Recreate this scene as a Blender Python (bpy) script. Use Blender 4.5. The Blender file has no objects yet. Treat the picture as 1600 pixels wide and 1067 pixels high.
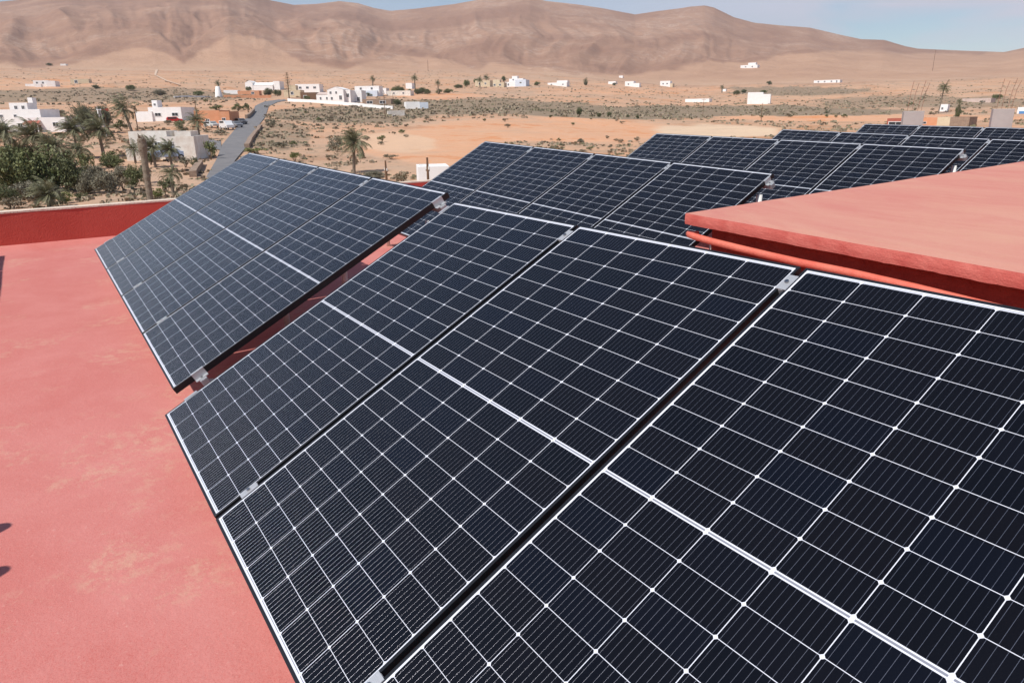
import bpy, bmesh, math, random
import numpy as np
from mathutils import Vector, Matrix, noise

S = bpy.context.scene
PI = math.pi
def R(d): return math.radians(d)

# ------------------------------------------------------------------ camera
FPX = 1114.344
YAW, PITCH, ROLL = -0.99316, 0.30943, -0.01405
CAM = np.array([3.668, -0.335, 1.398])
def cam_axes():
    cy, sy = math.cos(YAW), math.sin(YAW); cp, sp = math.cos(PITCH), math.sin(PITCH)
    fwd = np.array([cp*sy, cp*cy, -sp]); right = np.array([cy, -sy, 0.0]); up = np.cross(right, fwd)
    c, s = math.cos(ROLL), math.sin(ROLL)
    return c*right+s*up, -s*right+c*up, fwd
AX, AY, AZ = cam_axes()
cd = bpy.data.cameras.new('camera'); cam = bpy.data.objects.new('camera', cd)
S.collection.objects.link(cam); S.camera = cam
cd.sensor_fit = 'HORIZONTAL'; cd.sensor_width = 36.0; cd.lens = FPX/1600*36
cd.clip_start = 0.05; cd.clip_end = 20000
M = Matrix.Identity(4)
for i in range(3):
    M[i][0] = AX[i]; M[i][1] = AY[i]; M[i][2] = -AZ[i]; M[i][3] = CAM[i]
cam.matrix_world = M

# ------------------------------------------------------------------ sky, sun, exposure
SUNV = Vector((0.15, -0.74, 1.0)).normalized()
SUN_EL = math.asin(SUNV.z); SUN_AZ = math.atan2(SUNV.x, SUNV.y)
W = bpy.data.worlds.new('World'); S.world = W; W.use_nodes = True
nt = W.node_tree; nt.nodes.clear()
out = nt.nodes.new('ShaderNodeOutputWorld'); bg = nt.nodes.new('ShaderNodeBackground')
sky = nt.nodes.new('ShaderNodeTexSky'); sky.sky_type = 'NISHITA'; sky.sun_disc = False
sky.sun_elevation = SUN_EL; sky.sun_rotation = SUN_AZ; sky.altitude = 200
sky.air_density = 1.0; sky.dust_density = 0.25; sky.ozone_density = 2.5
# thin high cloud, strongest to the north east
tc = nt.nodes.new('ShaderNodeTexCoord'); mp = nt.nodes.new('ShaderNodeMapping')
mp.inputs['Scale'].default_value = (2.0, 2.0, 9.0)
nz = nt.nodes.new('ShaderNodeTexNoise'); nz.inputs['Scale'].default_value = 2.2; nz.inputs['Detail'].default_value = 7
nz.inputs['Roughness'].default_value = 0.55; nz.inputs['Distortion'].default_value = 0.4
rp = nt.nodes.new('ShaderNodeValToRGB'); rp.color_ramp.elements[0].position = 0.30; rp.color_ramp.elements[1].position = 0.52
rp.color_ramp.elements[1].color = (0.75, 0.75, 0.75, 1)
mx = nt.nodes.new('ShaderNodeMixRGB'); mx.inputs['Color2'].default_value = (6.7, 6.3, 7.2, 1)
nt.links.new(tc.outputs['Generated'], mp.inputs['Vector']); nt.links.new(mp.outputs[0], nz.inputs['Vector'])
nt.links.new(nz.outputs['Fac'], rp.inputs['Fac']); sxz = nt.nodes.new('ShaderNodeSeparateXYZ'); nt.links.new(tc.outputs['Generated'], sxz.inputs[0])
r2 = nt.nodes.new('ShaderNodeMapRange'); r2.inputs['From Min'].default_value = .22; r2.inputs['From Max'].default_value = .45
r2.inputs['To Min'].default_value = 1.0; r2.inputs['To Max'].default_value = .12; nt.links.new(sxz.outputs['Z'], r2.inputs['Value'])
r3 = nt.nodes.new('ShaderNodeMapRange'); r3.inputs['From Min'].default_value = .55; r3.inputs['From Max'].default_value = .95
r3.inputs['To Min'].default_value = .25; r3.inputs['To Max'].default_value = 1.35; nt.links.new(sxz.outputs['Y'], r3.inputs['Value'])
m1 = nt.nodes.new('ShaderNodeMath'); m1.operation = 'MULTIPLY'; m2 = nt.nodes.new('ShaderNodeMath'); m2.operation = 'MULTIPLY'; m2.use_clamp = True
r4 = nt.nodes.new('ShaderNodeMapRange'); r4.inputs['From Min'].default_value = .045; r4.inputs['From Max'].default_value = .115
r4.inputs['To Min'].default_value = .15; r4.inputs['To Max'].default_value = 1.0; nt.links.new(sxz.outputs['Z'], r4.inputs['Value'])
m4 = nt.nodes.new('ShaderNodeMath'); m4.operation = 'MULTIPLY'; nt.links.new(rp.outputs['Color'], m4.inputs[0]); nt.links.new(r4.outputs[0], m4.inputs[1])
nt.links.new(m4.outputs[0], m1.inputs[0]); nt.links.new(r2.outputs[0], m1.inputs[1]); nt.links.new(m1.outputs[0], m2.inputs[0]); nt.links.new(r3.outputs[0], m2.inputs[1])
nt.links.new(m2.outputs[0], mx.inputs['Fac'])
nt.links.new(sky.outputs[0], mx.inputs['Color1']); nt.links.new(mx.outputs[0], bg.inputs['Color'])
bg.inputs['Strength'].default_value = 0.095
nt.links.new(bg.outputs[0], out.inputs[0])
sd = bpy.data.lights.new('sun', 'SUN'); sd.energy = 4.0; sd.angle = R(0.53); sd.color = (1.0, 0.95, 0.88)
sun = bpy.data.objects.new('sun', sd); S.collection.objects.link(sun)
sun.rotation_euler = SUNV.to_track_quat('Z', 'Y').to_euler(); sun.location = (0, 0, 30)
S.view_settings.view_transform = 'Standard'; S.view_settings.look = 'None'
S.view_settings.gamma = 1.0; S.view_settings.exposure = 0.30
S.cycles.max_bounces = 6; S.cycles.volume_bounces = 0

# ------------------------------------------------------------------ helpers
COL = S.collection
def tag(o, label=None, cat=None, group=None, kind=None):
    if label: o['label'] = label
    if cat: o['category'] = cat
    if group: o['group'] = group
    if kind: o['kind'] = kind
    return o
def empty(name, loc=(0, 0, 0), rz=0.0):
    o = bpy.data.objects.new(name, None); COL.objects.link(o); o.location = loc; o.rotation_euler = (0, 0, rz)
    o.empty_display_size = 0.2
    return o
class MB:
    """collects faces, then links them as one mesh object"""
    def __init__(s): s.v = []; s.f = []; s.m = []
    def quad(s, a, b, c, d, mi=0):
        n = len(s.v); s.v += [tuple(a), tuple(b), tuple(c), tuple(d)]; s.f.append((n, n+1, n+2, n+3)); s.m.append(mi)
    def poly(s, pts, mi=0):
        n = len(s.v); s.v += [tuple(p) for p in pts]; s.f.append(tuple(range(n, n+len(pts)))); s.m.append(mi)
    def box(s, x0, x1, y0, y1, z0, z1, mi=0, T=None):
        P = [Vector((x, y, z)) for z in (z0, z1) for y in (y0, y1) for x in (x0, x1)]
        if T is not None: P = [T @ p for p in P]
        n = len(s.v); s.v += [tuple(p) for p in P]
        for q in ((0, 2, 3, 1), (4, 5, 7, 6), (0, 1, 5, 4), (2, 6, 7, 3), (0, 4, 6, 2), (1, 3, 7, 5)):
            s.f.append(tuple(n+i for i in q)); s.m.append(mi)
    def prism(s, pts, z0, z1, mi=0, T=None):
        """extrude an XY polygon (counter clockwise) between two heights"""
        a = [Vector((x, y, z0)) for x, y in pts]; b = [Vector((x, y, z1)) for x, y in pts]
        if T is not None: a = [T @ p for p in a]; b = [T @ p for p in b]
        n = len(pts); k = len(s.v); s.v += [tuple(p) for p in a+b]
        s.f.append(tuple(range(k+n-1, k-1, -1))); s.m.append(mi); s.f.append(tuple(range(k+n, k+2*n))); s.m.append(mi)
        for i in range(n):
            j = (i+1) % n; s.f.append((k+i, k+j, k+n+j, k+n+i)); s.m.append(mi)
    def tube(s, pts, rad, seg=10, mi=0, cap=True):
        pts = [Vector(p) for p in pts]; n0 = len(s.v)
        rad = rad if isinstance(rad, (list, tuple)) else [rad]*len(pts)
        for i, p in enumerate(pts):
            d = (pts[min(i+1, len(pts)-1)]-pts[max(i-1, 0)]).normalized()
            u = d.cross(Vector((0, 0, 1)))
            if u.length < 1e-3: u = Vector((1, 0, 0))
            u.normalize(); w = u.cross(d).normalized()
            for k in range(seg):
                a = 2*PI*k/seg; s.v.append(tuple(p+(u*math.cos(a)+w*math.sin(a))*rad[i]))
        for i in range(len(pts)-1):
            for k in range(seg):
                a = n0+i*seg+k; b = n0+i*seg+(k+1) % seg
                s.f.append((a, a+seg, b+seg, b)); s.m.append(mi)
        if cap:
            s.f.append(tuple(n0+k for k in range(seg))); s.m.append(mi)
            e = n0+(len(pts)-1)*seg; s.f.append(tuple(e+k for k in reversed(range(seg)))); s.m.append(mi)
    def mesh(s, name, mats):
        me = bpy.data.meshes.new(name); me.from_pydata(s.v, [], s.f)
        for m in (mats if isinstance(mats, (list, tuple)) else [mats]): me.materials.append(m)
        me.polygons.foreach_set('material_index', s.m); me.update(); return me
    def build(s, name, mats, parent=None, smooth=False, bevel=0.0, T=None):
        me = s.mesh(name, mats)
        if bevel or smooth:
            bm = bmesh.new(); bm.from_mesh(me)
            if bevel:
                bmesh.ops.bevel(bm, geom=bm.edges[:], offset=bevel, segments=2, affect='EDGES', profile=0.6)
            if smooth:
                for f in bm.faces: f.smooth = True
            bm.to_mesh(me); bm.free()
        return link(me, name, parent, T)
def link(me, name, parent=None, T=None):
    o = bpy.data.objects.new(name, me); COL.objects.link(o)
    if parent is not None: o.parent = parent
    if T is not None: o.matrix_local = T
    return o

# ------------------------------------------------------------------ materials
def mat(name, col=(0.5, 0.5, 0.5), rough=0.7, metal=0.0, var=None, scale=3.0, bump=0.0, bscale=40.0, spec=0.4, detail=6, coord='Object', stretch=(1, 1, 1), amt=1.0):
    m = bpy.data.materials.new(name); m.use_nodes = True; n = m.node_tree; b = n.nodes['Principled BSDF']
    b.inputs['Base Color'].default_value = (*col, 1); b.inputs['Roughness'].default_value = rough
    b.inputs['Metallic'].default_value = metal; b.inputs['Specular IOR Level'].default_value = spec
    t = n.nodes.new('ShaderNodeTexCoord'); mp = n.nodes.new('ShaderNodeMapping'); mp.inputs['Scale'].default_value = stretch
    n.links.new(t.outputs[coord], mp.inputs[0])
    if var:
        z = n.nodes.new('ShaderNodeTexNoise'); z.inputs['Scale'].default_value = scale; z.inputs['Detail'].default_value = detail
        z.inputs['Roughness'].default_value = 0.62
        r = n.nodes.new('ShaderNodeValToRGB'); r.color_ramp.elements[0].position = 0.35; r.color_ramp.elements[1].position = 0.68
        r.color_ramp.elements[0].color = (*col, 1); c2 = [a+(b_-a)*amt for a, b_ in zip(col, var)]
        r.color_ramp.elements[1].color = (*c2, 1)
        n.links.new(mp.outputs[0], z.inputs['Vector']); n.links.new(z.outputs['Fac'], r.inputs['Fac'])
        n.links.new(r.outputs['Color'], b.inputs['Base Color'])
    if bump:
        z2 = n.nodes.new('ShaderNodeTexNoise'); z2.inputs['Scale'].default_value = bscale; z2.inputs['Detail'].default_value = 5
        bp = n.nodes.new('ShaderNodeBump'); bp.inputs['Strength'].default_value = bump; bp.inputs['Distance'].default_value = 0.02
        n.links.new(mp.outputs[0], z2.inputs['Vector']); n.links.new(z2.outputs['Fac'], bp.inputs['Height'])
        n.links.new(bp.outputs['Normal'], b.inputs['Normal'])
    return m
class G:
    """tiny node-graph helper"""
    def __init__(s, m): s.t = m.node_tree; s.n = s.t.nodes; s.l = s.t.links
    def new(s, k, **kw):
        o = s.n.new(k)
        for a, b in kw.items(): setattr(o, a, b)
        return o
    def put(s, sock, v):
        if isinstance(v, (int, float)): sock.default_value = v
        elif isinstance(v, tuple): sock.default_value = v
        else: s.l.new(v, sock)
    def m(s, op, a, b=None, c=None):
        o = s.new('ShaderNodeMath', operation=op); s.put(o.inputs[0], a)
        if b is not None: s.put(o.inputs[1], b)
        if c is not None: s.put(o.inputs[2], c)
        return o.outputs[0]
    def mix(s, f, a, b, blend='MIX'):
        o = s.new('ShaderNodeMixRGB', blend_type=blend); s.put(o.inputs[0], f); s.put(o.inputs[1], a); s.put(o.inputs[2], b); return o.outputs[0]
    def noise(s, vec, scale, detail=5, rough=0.6, dist=0.0):
        o = s.new('ShaderNodeTexNoise'); s.l.new(vec, o.inputs['Vector']); o.inputs['Scale'].default_value = scale
        o.inputs['Detail'].default_value = detail; o.inputs['Roughness'].default_value = rough; o.inputs['Distortion'].default_value = dist
        return o.outputs['Fac']
    def ramp(s, f, p0, p1, c0=(0, 0, 0, 1), c1=(1, 1, 1, 1)):
        o = s.new('ShaderNodeValToRGB'); e = o.color_ramp.elements; e[0].position = p0; e[1].position = p1; e[0].color = c0; e[1].color = c1
        s.put(o.inputs[0], f); return o.outputs[0]

# solar cell sheet: 6 x 20 half-cut cells, read in the panel's own metres (x along the row, y up the slope)
PW, PH = 1.134, 1.903*1.0045
def cell_material():
    m = bpy.data.materials.new('solar_glass'); m.use_nodes = True; g = G(m); b = g.n['Principled BSDF']
    tc = g.new('ShaderNodeTexCoord'); sx = g.new('ShaderNodeSeparateXYZ'); g.l.new(tc.outputs['Object'], sx.inputs[0])
    u = g.m('SUBTRACT', sx.outputs['X'], (PW-6*.184)/2+.0012); v = g.m('SUBTRACT', sx.outputs['Y'], PH/2)
    PU, PV, CG = .184, .0929, .0054
    cu = g.m('DIVIDE', u, PU); iu = g.m('FLOOR', cu); fu = g.m('MULTIPLY', g.m('FRACT', cu), PU)
    av = g.m('SUBTRACT', g.m('ABSOLUTE', v), CG); cv = g.m('DIVIDE', av, PV); iv = g.m('FLOOR', cv); fv = g.m('MULTIPLY', g.m('FRACT', cv), PV)
    gu, gv = .0020, .0016
    # distance from the cell's edges
    du = g.m('MINIMUM', g.m('SUBTRACT', fu, gu/2), g.m('SUBTRACT', PU-gu/2, fu))
    dv = g.m('MINIMUM', g.m('SUBTRACT', fv, gv/2), g.m('SUBTRACT', PV-gv/2, fv))
    ins = g.m('MULTIPLY', g.m('GREATER_THAN', du, 0), g.m('GREATER_THAN', dv, 0))
    cham = g.m('GREATER_THAN', g.m('ADD', du, dv), .0050)
    ins = g.m('MULTIPLY', ins, cham)
    rng = g.m('MULTIPLY', g.m('GREATER_THAN', iu, -.5), g.m('LESS_THAN', iu, 5.5))
    rng = g.m('MULTIPLY', rng, g.m('MULTIPLY', g.m('GREATER_THAN', iv, -.5), g.m('LESS_THAN', iv, 9.5)))
    cell = g.m('MULTIPLY', ins, rng)
    # ribbon in the middle gap and along the two short edges
    sv = g.m('ABSOLUTE', v)
    r1 = g.m('LESS_THAN', sv, .0025)
    r2 = g.m('LESS_THAN', g.m('ABSOLUTE', g.m('SUBTRACT', sv, CG+10*PV+.0035)), .0012)
    r3 = g.m('MULTIPLY', g.m('MAXIMUM', r1, r2), g.m('GREATER_THAN', du, .004))
    # busbars
    bu = g.m('DIVIDE', g.m('SUBTRACT', fu, gu/2), (PU-gu)/10); bi = g.m('ABSOLUTE', g.m('SUBTRACT', g.m('FRACT', bu), .5))
    offs = g.m('MULTIPLY', g.m('SUBTRACT', g.m('FRACT', bu), .5), (PU-gu)/10)
    wire = g.m('LESS_THAN', bi, .00042/.01815)
    dots = g.m('MULTIPLY', g.m('LESS_THAN', bi, .00065/.01815), g.m('LESS_THAN', g.m('ABSOLUTE', g.m('SUBTRACT', g.m('FRACT', g.m('DIVIDE', fv, .0152)), .5)), .05))
    wire = g.m('MULTIPLY', g.m('MAXIMUM', wire, dots), cell)
    # colours
    cmb = g.new('ShaderNodeCombineXYZ'); g.l.new(iu, cmb.inputs[0]); g.l.new(g.m('FLOOR', g.m('DIVIDE', v, PV)), cmb.inputs[1])
    oi = g.new('ShaderNodeObjectInfo'); g.l.new(g.m('MULTIPLY', oi.outputs['Random'], 91.0), cmb.inputs[2])
    wn = g.new('ShaderNodeTexWhiteNoise'); g.l.new(cmb.outputs[0], wn.inputs['Vector'])
    ccol = g.ramp(wn.outputs['Value'], 0.0, 1.0, (.0022, .0023, .0036, 1), (.0024, .0030, .0062, 1))
    e = ccol.node.color_ramp.elements.new(.6); e.color = (.0034, .0028, .0036, 1)
    white = (.66, .68, .74, 1)
    colr = g.mix(cell, white, ccol)
    colr = g.mix(r3, colr, (.22, .23, .27, 1))
    # dust film
    dn = g.noise(tc.outputs['Object'], 260.0, 2, .5); dn2 = g.noise(tc.outputs['Object'], 3.0, 5, .6)
    dust = g.m('MULTIPLY', g.ramp(dn, .45, .75), g.ramp(dn2, .30, .75))
    spk = g.ramp(g.noise(tc.outputs['Object'], 900.0, 1, .5), .70, .78)
    colr = g.mix(g.m('ADD', g.m('MULTIPLY', dust, .007), g.m('MULTIPLY', spk, .02)), colr, (.40, .37, .36, 1))
    g.l.new(colr, b.inputs['Base Color'])
    b.inputs['Roughness'].default_value = 0.5; b.inputs['Specular IOR Level'].default_value = 0.0
    b.inputs['Coat Weight'].default_value = 1.0; b.inputs['Coat IOR'].default_value = 1.40
    cr = g.m('ADD', .07, g.m('MULTIPLY', dn2, .10)); g.l.new(cr, b.inputs['Coat Roughness'])
    bp = g.new('ShaderNodeBump'); bp.inputs['Strength'].default_value = .10; bp.inputs['Distance'].default_value = .0015
    g.l.new(g.noise(tc.outputs['Object'], 420.0, 2, .5), bp.inputs['Height']); g.l.new(bp.outputs[0], b.inputs['Coat Normal'])
    # round wires: the normal turns across the wire
    ang = g.m('MULTIPLY', g.m('DIVIDE', offs, .00042), 1.15)
    nx = g.m('SINE', ang); nzv = g.m('COSINE', ang)
    cn = g.new('ShaderNodeCombineXYZ'); g.l.new(nx, cn.inputs[0]); g.l.new(nzv, cn.inputs[2])
    vt = g.new('ShaderNodeVectorTransform', vector_type='NORMAL', convert_from='OBJECT', convert_to='WORLD'); g.l.new(cn.outputs[0], vt.inputs[0])
    wb = g.new('ShaderNodeBsdfPrincipled'); wb.inputs['Base Color'].default_value = (.30, .30, .335, 1); wb.inputs['Metallic'].default_value = .85
    wb.inputs['Roughness'].default_value = .30; g.l.new(vt.outputs[0], wb.inputs['Normal'])
    ms = g.new('ShaderNodeMixShader'); g.l.new(wire, ms.inputs[0]); g.l.new(b.outputs[0], ms.inputs[1]); g.l.new(wb.outputs[0], ms.inputs[2])
    g.l.new(ms.outputs[0], g.n['Material Output'].inputs[0])
    return m
def roof_paint(name, base, pale, tan, streak=(1, 1, 1), fade=0.5):
    m = bpy.data.materials.new(name); m.use_nodes = True; g = G(m); b = g.n['Principled BSDF']
    tc = g.new('ShaderNodeTexCoord'); mp = g.new('ShaderNodeMapping'); mp.inputs['Scale'].default_value = streak; g.l.new(tc.outputs['Object'], mp.inputs[0])
    P = mp.outputs[0]
    n1 = g.noise(P, 1.1, 6, .65, .6); n2 = g.noise(P, 7.0, 7, .7, .3); n3 = g.noise(P, 55.0, 4, .6)
    c = g.mix(g.ramp(n1, .38, .66), base, pale)
    c = g.mix(g.m('MULTIPLY', g.ramp(n2, .50, .72), .55), c, pale)
    worn = g.m('MULTIPLY', g.ramp(g.m('MULTIPLY', g.ramp(g.noise(P, 1.3, 4, .6), .47, .60), g.ramp(g.noise(P, 16.0, 8, .8), .44, .60)), .15, .9), fade)
    grit = g.noise(P, 240.0, 3, .7); chips = g.ramp(g.noise(P, 26.0, 8, .85), .635, .66)
    c = g.mix(worn, c, tan)
    c = g.mix(g.m('MULTIPLY', g.ramp(n3, .62, .72), .30), c, (.70, .43, .36, 1))
    c = g.mix(g.m('MULTIPLY', g.ramp(g.noise(P, 3.0, 6, .7), .60, .75), .25), c, (.42, .085, .07, 1))
    c = g.mix(g.m('MULTIPLY', chips, .35), c, (.66, .44, .38, 1)); c = g.mix(g.m('MULTIPLY', g.ramp(grit, .55, .75), .22), c, (.30, .075, .065, 1)); c = g.mix(g.m('MULTIPLY', g.ramp(grit, .45, .25), .22), c, (.70, .36, .32, 1))
    g.l.new(c, b.inputs['Base Color']); b.inputs['Roughness'].default_value = .82; b.inputs['Specular IOR Level'].default_value = .2
    bp = g.new('ShaderNodeBump'); bp.inputs['Strength'].default_value = .35; bp.inputs['Distance'].default_value = .01
    g.l.new(g.m('ADD', g.m('MULTIPLY', n3, .6), n2), bp.inputs['Height']); g.l.new(bp.outputs[0], b.inputs['Normal'])
    return m
MAT = {}
MAT['glass_cells'] = cell_material()
MAT['frame'] = mat('black_anodised_frame', (.019, .020, .023), .36, .35, spec=.5)
MAT['alu'] = mat('brushed_aluminium', (.58, .59, .60), .45, .55, var=(.46, .47, .48), scale=60, stretch=(1, 12, 12))
MAT['alu_dull'] = mat('dull_aluminium', (.50, .50, .50), .55, .5)
MAT['bolt'] = mat('steel_bolt', (.35, .35, .36), .3, 1.0)
MAT['white_tube'] = mat('white_plastic_tube', (.80, .79, .74), .5, var=(.66, .64, .58), scale=14)
MAT['floor_paint'] = roof_paint('red_roof_paint', (.50, .135, .114, 1), (.56, .190, .165, 1), (.56, .31, .215, 1), (1, 1, 1), .65)
MAT['slab_paint'] = roof_paint('faded_slab_paint', (.52, .185, .14, 1), (.57, .27, .19, 1), (.58, .33, .20, 1), (.7, 2.0, 1), .35)
MAT['red_wall'] = mat('red_wall_paint', (.52, .085, .062), .8, var=(.58, .108, .080), scale=2.0, bump=.3, bscale=60, spec=.2)
MAT['red_rough'] = mat('red_rough_render', (.50, .105, .085), .9, var=(.60, .17, .135), scale=10, bump=.25, bscale=120, spec=.2)
MAT['coping'] = mat('cream_coping', (.74, .62, .50), .8, var=(.60, .47, .36), scale=5, bump=.4)
MAT['red_pipe'] = mat('red_painted_pipe', (.62, .12, .08), .6, var=(.68, .19, .13), scale=9, bump=.3, bscale=120)
MAT['shade_red'] = MAT['red_wall']
# ------------------------------------------------------------------ the roof we stand on
ZF = -0.20
house0 = empty('flat_roof_building', (-1, 4, ZF))
tag(house0, 'flat red painted roof with low red parapet carrying the rows of solar panels', 'building')
def local(parent): return Matrix.Translation(-Vector(parent.location))
RX0, RX1, RY0, RY1 = -7.76, 9.0, -6.0, 22.0
# deck as a fine sheet with slight unevenness
def deck():
    nx, ny = 90, 140
    X, Y = np.meshgrid(np.linspace(RX0, RX1, nx), np.linspace(RY0, RY1, ny))
    Z = np.full_like(X, ZF)
    for i in range(ny):
        for j in range(nx):
            Z[i, j] += .008*noise.noise(Vector((X[i, j]*.9, Y[i, j]*.9, 3.1)))
            # cove against the low wall
            d = X[i, j]-RX0
            if d < .14: Z[i, j] += (.14-d)*.25
    v = np.stack([X, Y, Z], -1).reshape(-1, 3)
    f = [(i*nx+j, i*nx+j+1, (i+1)*nx+j+1, (i+1)*nx+j) for i in range(ny-1) for j in range(nx-1)]
    me = bpy.data.meshes.new('roof_deck'); me.from_pydata(v.tolist(), [], f); me.materials.append(MAT['floor_paint'])
    for p in me.polygons: p.use_smooth = True
    return me
link(deck(), 'roof_deck', house0, local(house0))
b = MB(); b.box(RX0-.16, RX1, RY0, RY1, -4.2, ZF-.03)
b.build('wall', mat('white_house_wall', (.78, .75, .70), .85, var=(.66, .62, .55), scale=1.5), house0, T=local(house0))
def parapet(x0, x1, y0, y1, z0a, z0b, along, name='parapet'):
    mb = MB(); mc = MB(); n = 60
    for k in range(n):
        t0, t1 = k/n, (k+1)/n
        za, zb = z0a+(z0b-z0a)*t0, z0a+(z0b-z0a)*t1
        if along == 'y':
            ya, yb = y0+(y1-y0)*t0, y0+(y1-y0)*t1
            mb.box(x0, x1, ya, yb, ZF-.1, za); 
            ja = .012*noise.noise(Vector((ya*3, 1, 0))); jb = .012*noise.noise(Vector((yb*3, 1, 0)))
            P = [(x0-.02, ya, za), (x1+.004+ja, ya, za), (x1+.004+jb, yb, zb), (x0-.02, yb, zb)]
        else:
            xa, xb = x0+(x1-x0)*t0, x0+(x1-x0)*t1
            mb.box(xa, xb, y0, y1, ZF-.1, za)
            P = [(xa, y0-.02, za), (xb, y0-.02, zb), (xb, y1+.006, zb), (xa, y1+.006, za)]
        h = .022+.006*noise.noise(Vector((k*1.7, 0, 5)))
        mc.poly([(p[0], p[1], p[2]+h) for p in P]); 
        for i in range(4):
            j = (i+1) % 4; a, c = P[i], P[j]
            mc.quad(a, c, (c[0], c[1], c[2]+h), (a[0], a[1], a[2]+h))
    o = mb.build(name, MAT['red_wall'], house0, T=local(house0)); mc.build('coping', MAT['coping'], o)
    return o
parapet(RX0-.16, RX0, RY0, RY1, .215, .365, 'y')
parapet(RX0, RX1, RY0-.16, RY0, .20, .16, 'x')
parapet(RX0, RX1, RY1, RY1+.16, .33, .30, 'x')

# ------------------------------------------------------------------ stair housing with its sloping slab
sh = empty('stair_housing', (.30, 3.26, ZF)); tag(sh, 'low red stair housing under a thin overhanging slab roof beside the near panels', 'roof housing')
def slab():
    # rough-cast slab: corner, slopes taken from the roof falls
    x0, y0, z0 = .30, 3.255, .752; x1, y1 = 5.6, 12.2; sx, sy = -.0268, .0240; th = .072
    nx, ny = 150, 90
    me = MB()
    xs = np.linspace(x0, x1, nx); ys = np.linspace(y0, y1, ny)
    def jit(a, c): return noise.noise(Vector((a*4, c*9, 0)))*.004+noise.noise(Vector((a*31, c*31, 2)))*.0015
    Z = lambda x, y: z0+(x-x0)*sx+(y-y0)*sy
    idx = {}; V = []
    for i, y in enumerate(ys):
        for j, x in enumerate(xs):
            edge = (i == 0 or j == 0)
            r = 0
            V.append((x+(jit(y, 3) if j == 0 else 0), y+(jit(x, 1) if i == 0 else 0), Z(x, y)+.003*noise.noise(Vector((x*2, y*2, 7)))-(.004 if edge else 0)))
    F = [(i*nx+j, i*nx+j+1, (i+1)*nx+j+1, (i+1)*nx+j) for i in range(ny-1) for j in range(nx-1)]
    top = bpy.data.meshes.new('slab_top'); top.from_pydata(V, [], F); top.materials.append(MAT['slab_paint']); top.materials.append(MAT['red_rough'])
    bm = bmesh.new(); bm.from_mesh(top)
    # fascia rings with ragged lower edge
    def side(pts_top, nrm):
        rows = [pts_top]
        for k in range(1, 6):
            t = k/5; row = []
            for (x, y, z) in pts_top:
                bulge = .004*math.sin(t*PI)+.0015*noise.noise(Vector((x*40, y*40, t*6)))
                drop = th*t+(.003*noise.noise(Vector((x*9+y*9, 4, 4)))+.004*noise.noise(Vector((x*60+y*60, 4, 4))) if k == 5 else 0)
                row.append((x+nrm[0]*bulge, y+nrm[1]*bulge, z-drop))
            rows.append(row)
        inner = [(x-nrm[0]*.25, y-nrm[1]*.25, z-th+.01) for x, y, z in pts_top]; rows.append(inner)
        vs = [[bm.verts.new(p) for p in r_] for r_ in rows]
        for a in range(len(vs)-1):
            for c in range(len(vs[a])-1):
                f = bm.faces.new((vs[a][c], vs[a+1][c], vs[a+1][c+1], vs[a][c+1])); f.material_index = 1
    side([V[j] for j in range(nx)], (0, -1)); side([V[i*nx] for i in range(ny-1, -1, -1)], (-1, 0))
    far = [V[(ny-1)*nx+j] for j in range(nx-1, -1, -1)]; side(far, (0, 1)); side([V[i*nx+nx-1] for i in range(ny)], (1, 0))
    bmesh.ops.recalc_face_normals(bm, faces=bm.faces[:])
    bm.to_mesh(top); bm.free()
    return top
link(slab(), 'roof_slab', sh, local(sh))
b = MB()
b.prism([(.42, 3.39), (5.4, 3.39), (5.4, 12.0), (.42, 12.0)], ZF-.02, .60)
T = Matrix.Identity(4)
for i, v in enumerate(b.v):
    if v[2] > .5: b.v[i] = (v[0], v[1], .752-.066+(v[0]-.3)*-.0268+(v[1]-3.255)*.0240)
b.build('wall', mat('red_dark_render', (.25, .03, .018), .9, var=(.32, .05, .03), scale=12, bump=.4, bscale=70), sh, T=local(sh))  # the overhang's shade is put into this darker wall red
pts = [(.33, 3.36, .600), (.29, 3.31, .602), (.36, 3.29, .597), (.50, 3.29, .585), (.71, 3.29, .573), (.95, 3.29, .561), (1.18, 3.29, .552), (1.5, 3.292, .546), (1.85, 3.30, .528), (2.1, 3.315, .508), (3.0, 3.34, .45), (4.2, 3.35, .38)]
b = MB(); fine = []
for a, c in zip(pts[:-1], pts[1:]):
    for k in range(4): fine.append(tuple(a[i]+(c[i]-a[i])*k/4 for i in range(3)))
b.tube(fine, .023, 12)
tag(b.build('wall_pipe', MAT['red_pipe'], smooth=True), 'red painted pipe running along the wall under the slab edge', 'pipe')

# ------------------------------------------------------------------ solar panels
ROWS = {'A': ((0, 0, 0), 0, 0, 0), 'B': ((-4.852, .063, .110), .004, -.016, -.004), 'C': ((-4.810, 3.121, .116), -.005, -.033, .011),
        'D': ((-4.790, 6.222, .138), -.017, -.019, .011), 'E': ((-4.785, 9.289, .144), -.014, -.027, .002),
        'F': ((-5.186, 12.515, .168), .001, -.019, .004), 'Z': ((-6.95, -3.40, .13), 0, 0, 0)}  # Z is an unseen row added to cast the dark strip at left
TILT = .4991; PITCHX = PW+.02
def row_frame(k):
    O, yw, sl, dt = ROWS[k]; tt = TILT+dt
    ux = Vector((math.cos(yw)*math.cos(sl), math.sin(yw)*math.cos(sl), math.sin(sl)))
    vy = Vector((-math.sin(yw)*math.cos(tt), math.cos(yw)*math.cos(tt), math.sin(tt)))
    n = ux.cross(vy).normalized(); vy = n.cross(ux)
    m = Matrix.Identity(4)
    for i in range(3): m[i][0] = ux[i]; m[i][1] = vy[i]; m[i][2] = n[i]; m[i][3] = O[i]
    return m
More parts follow.
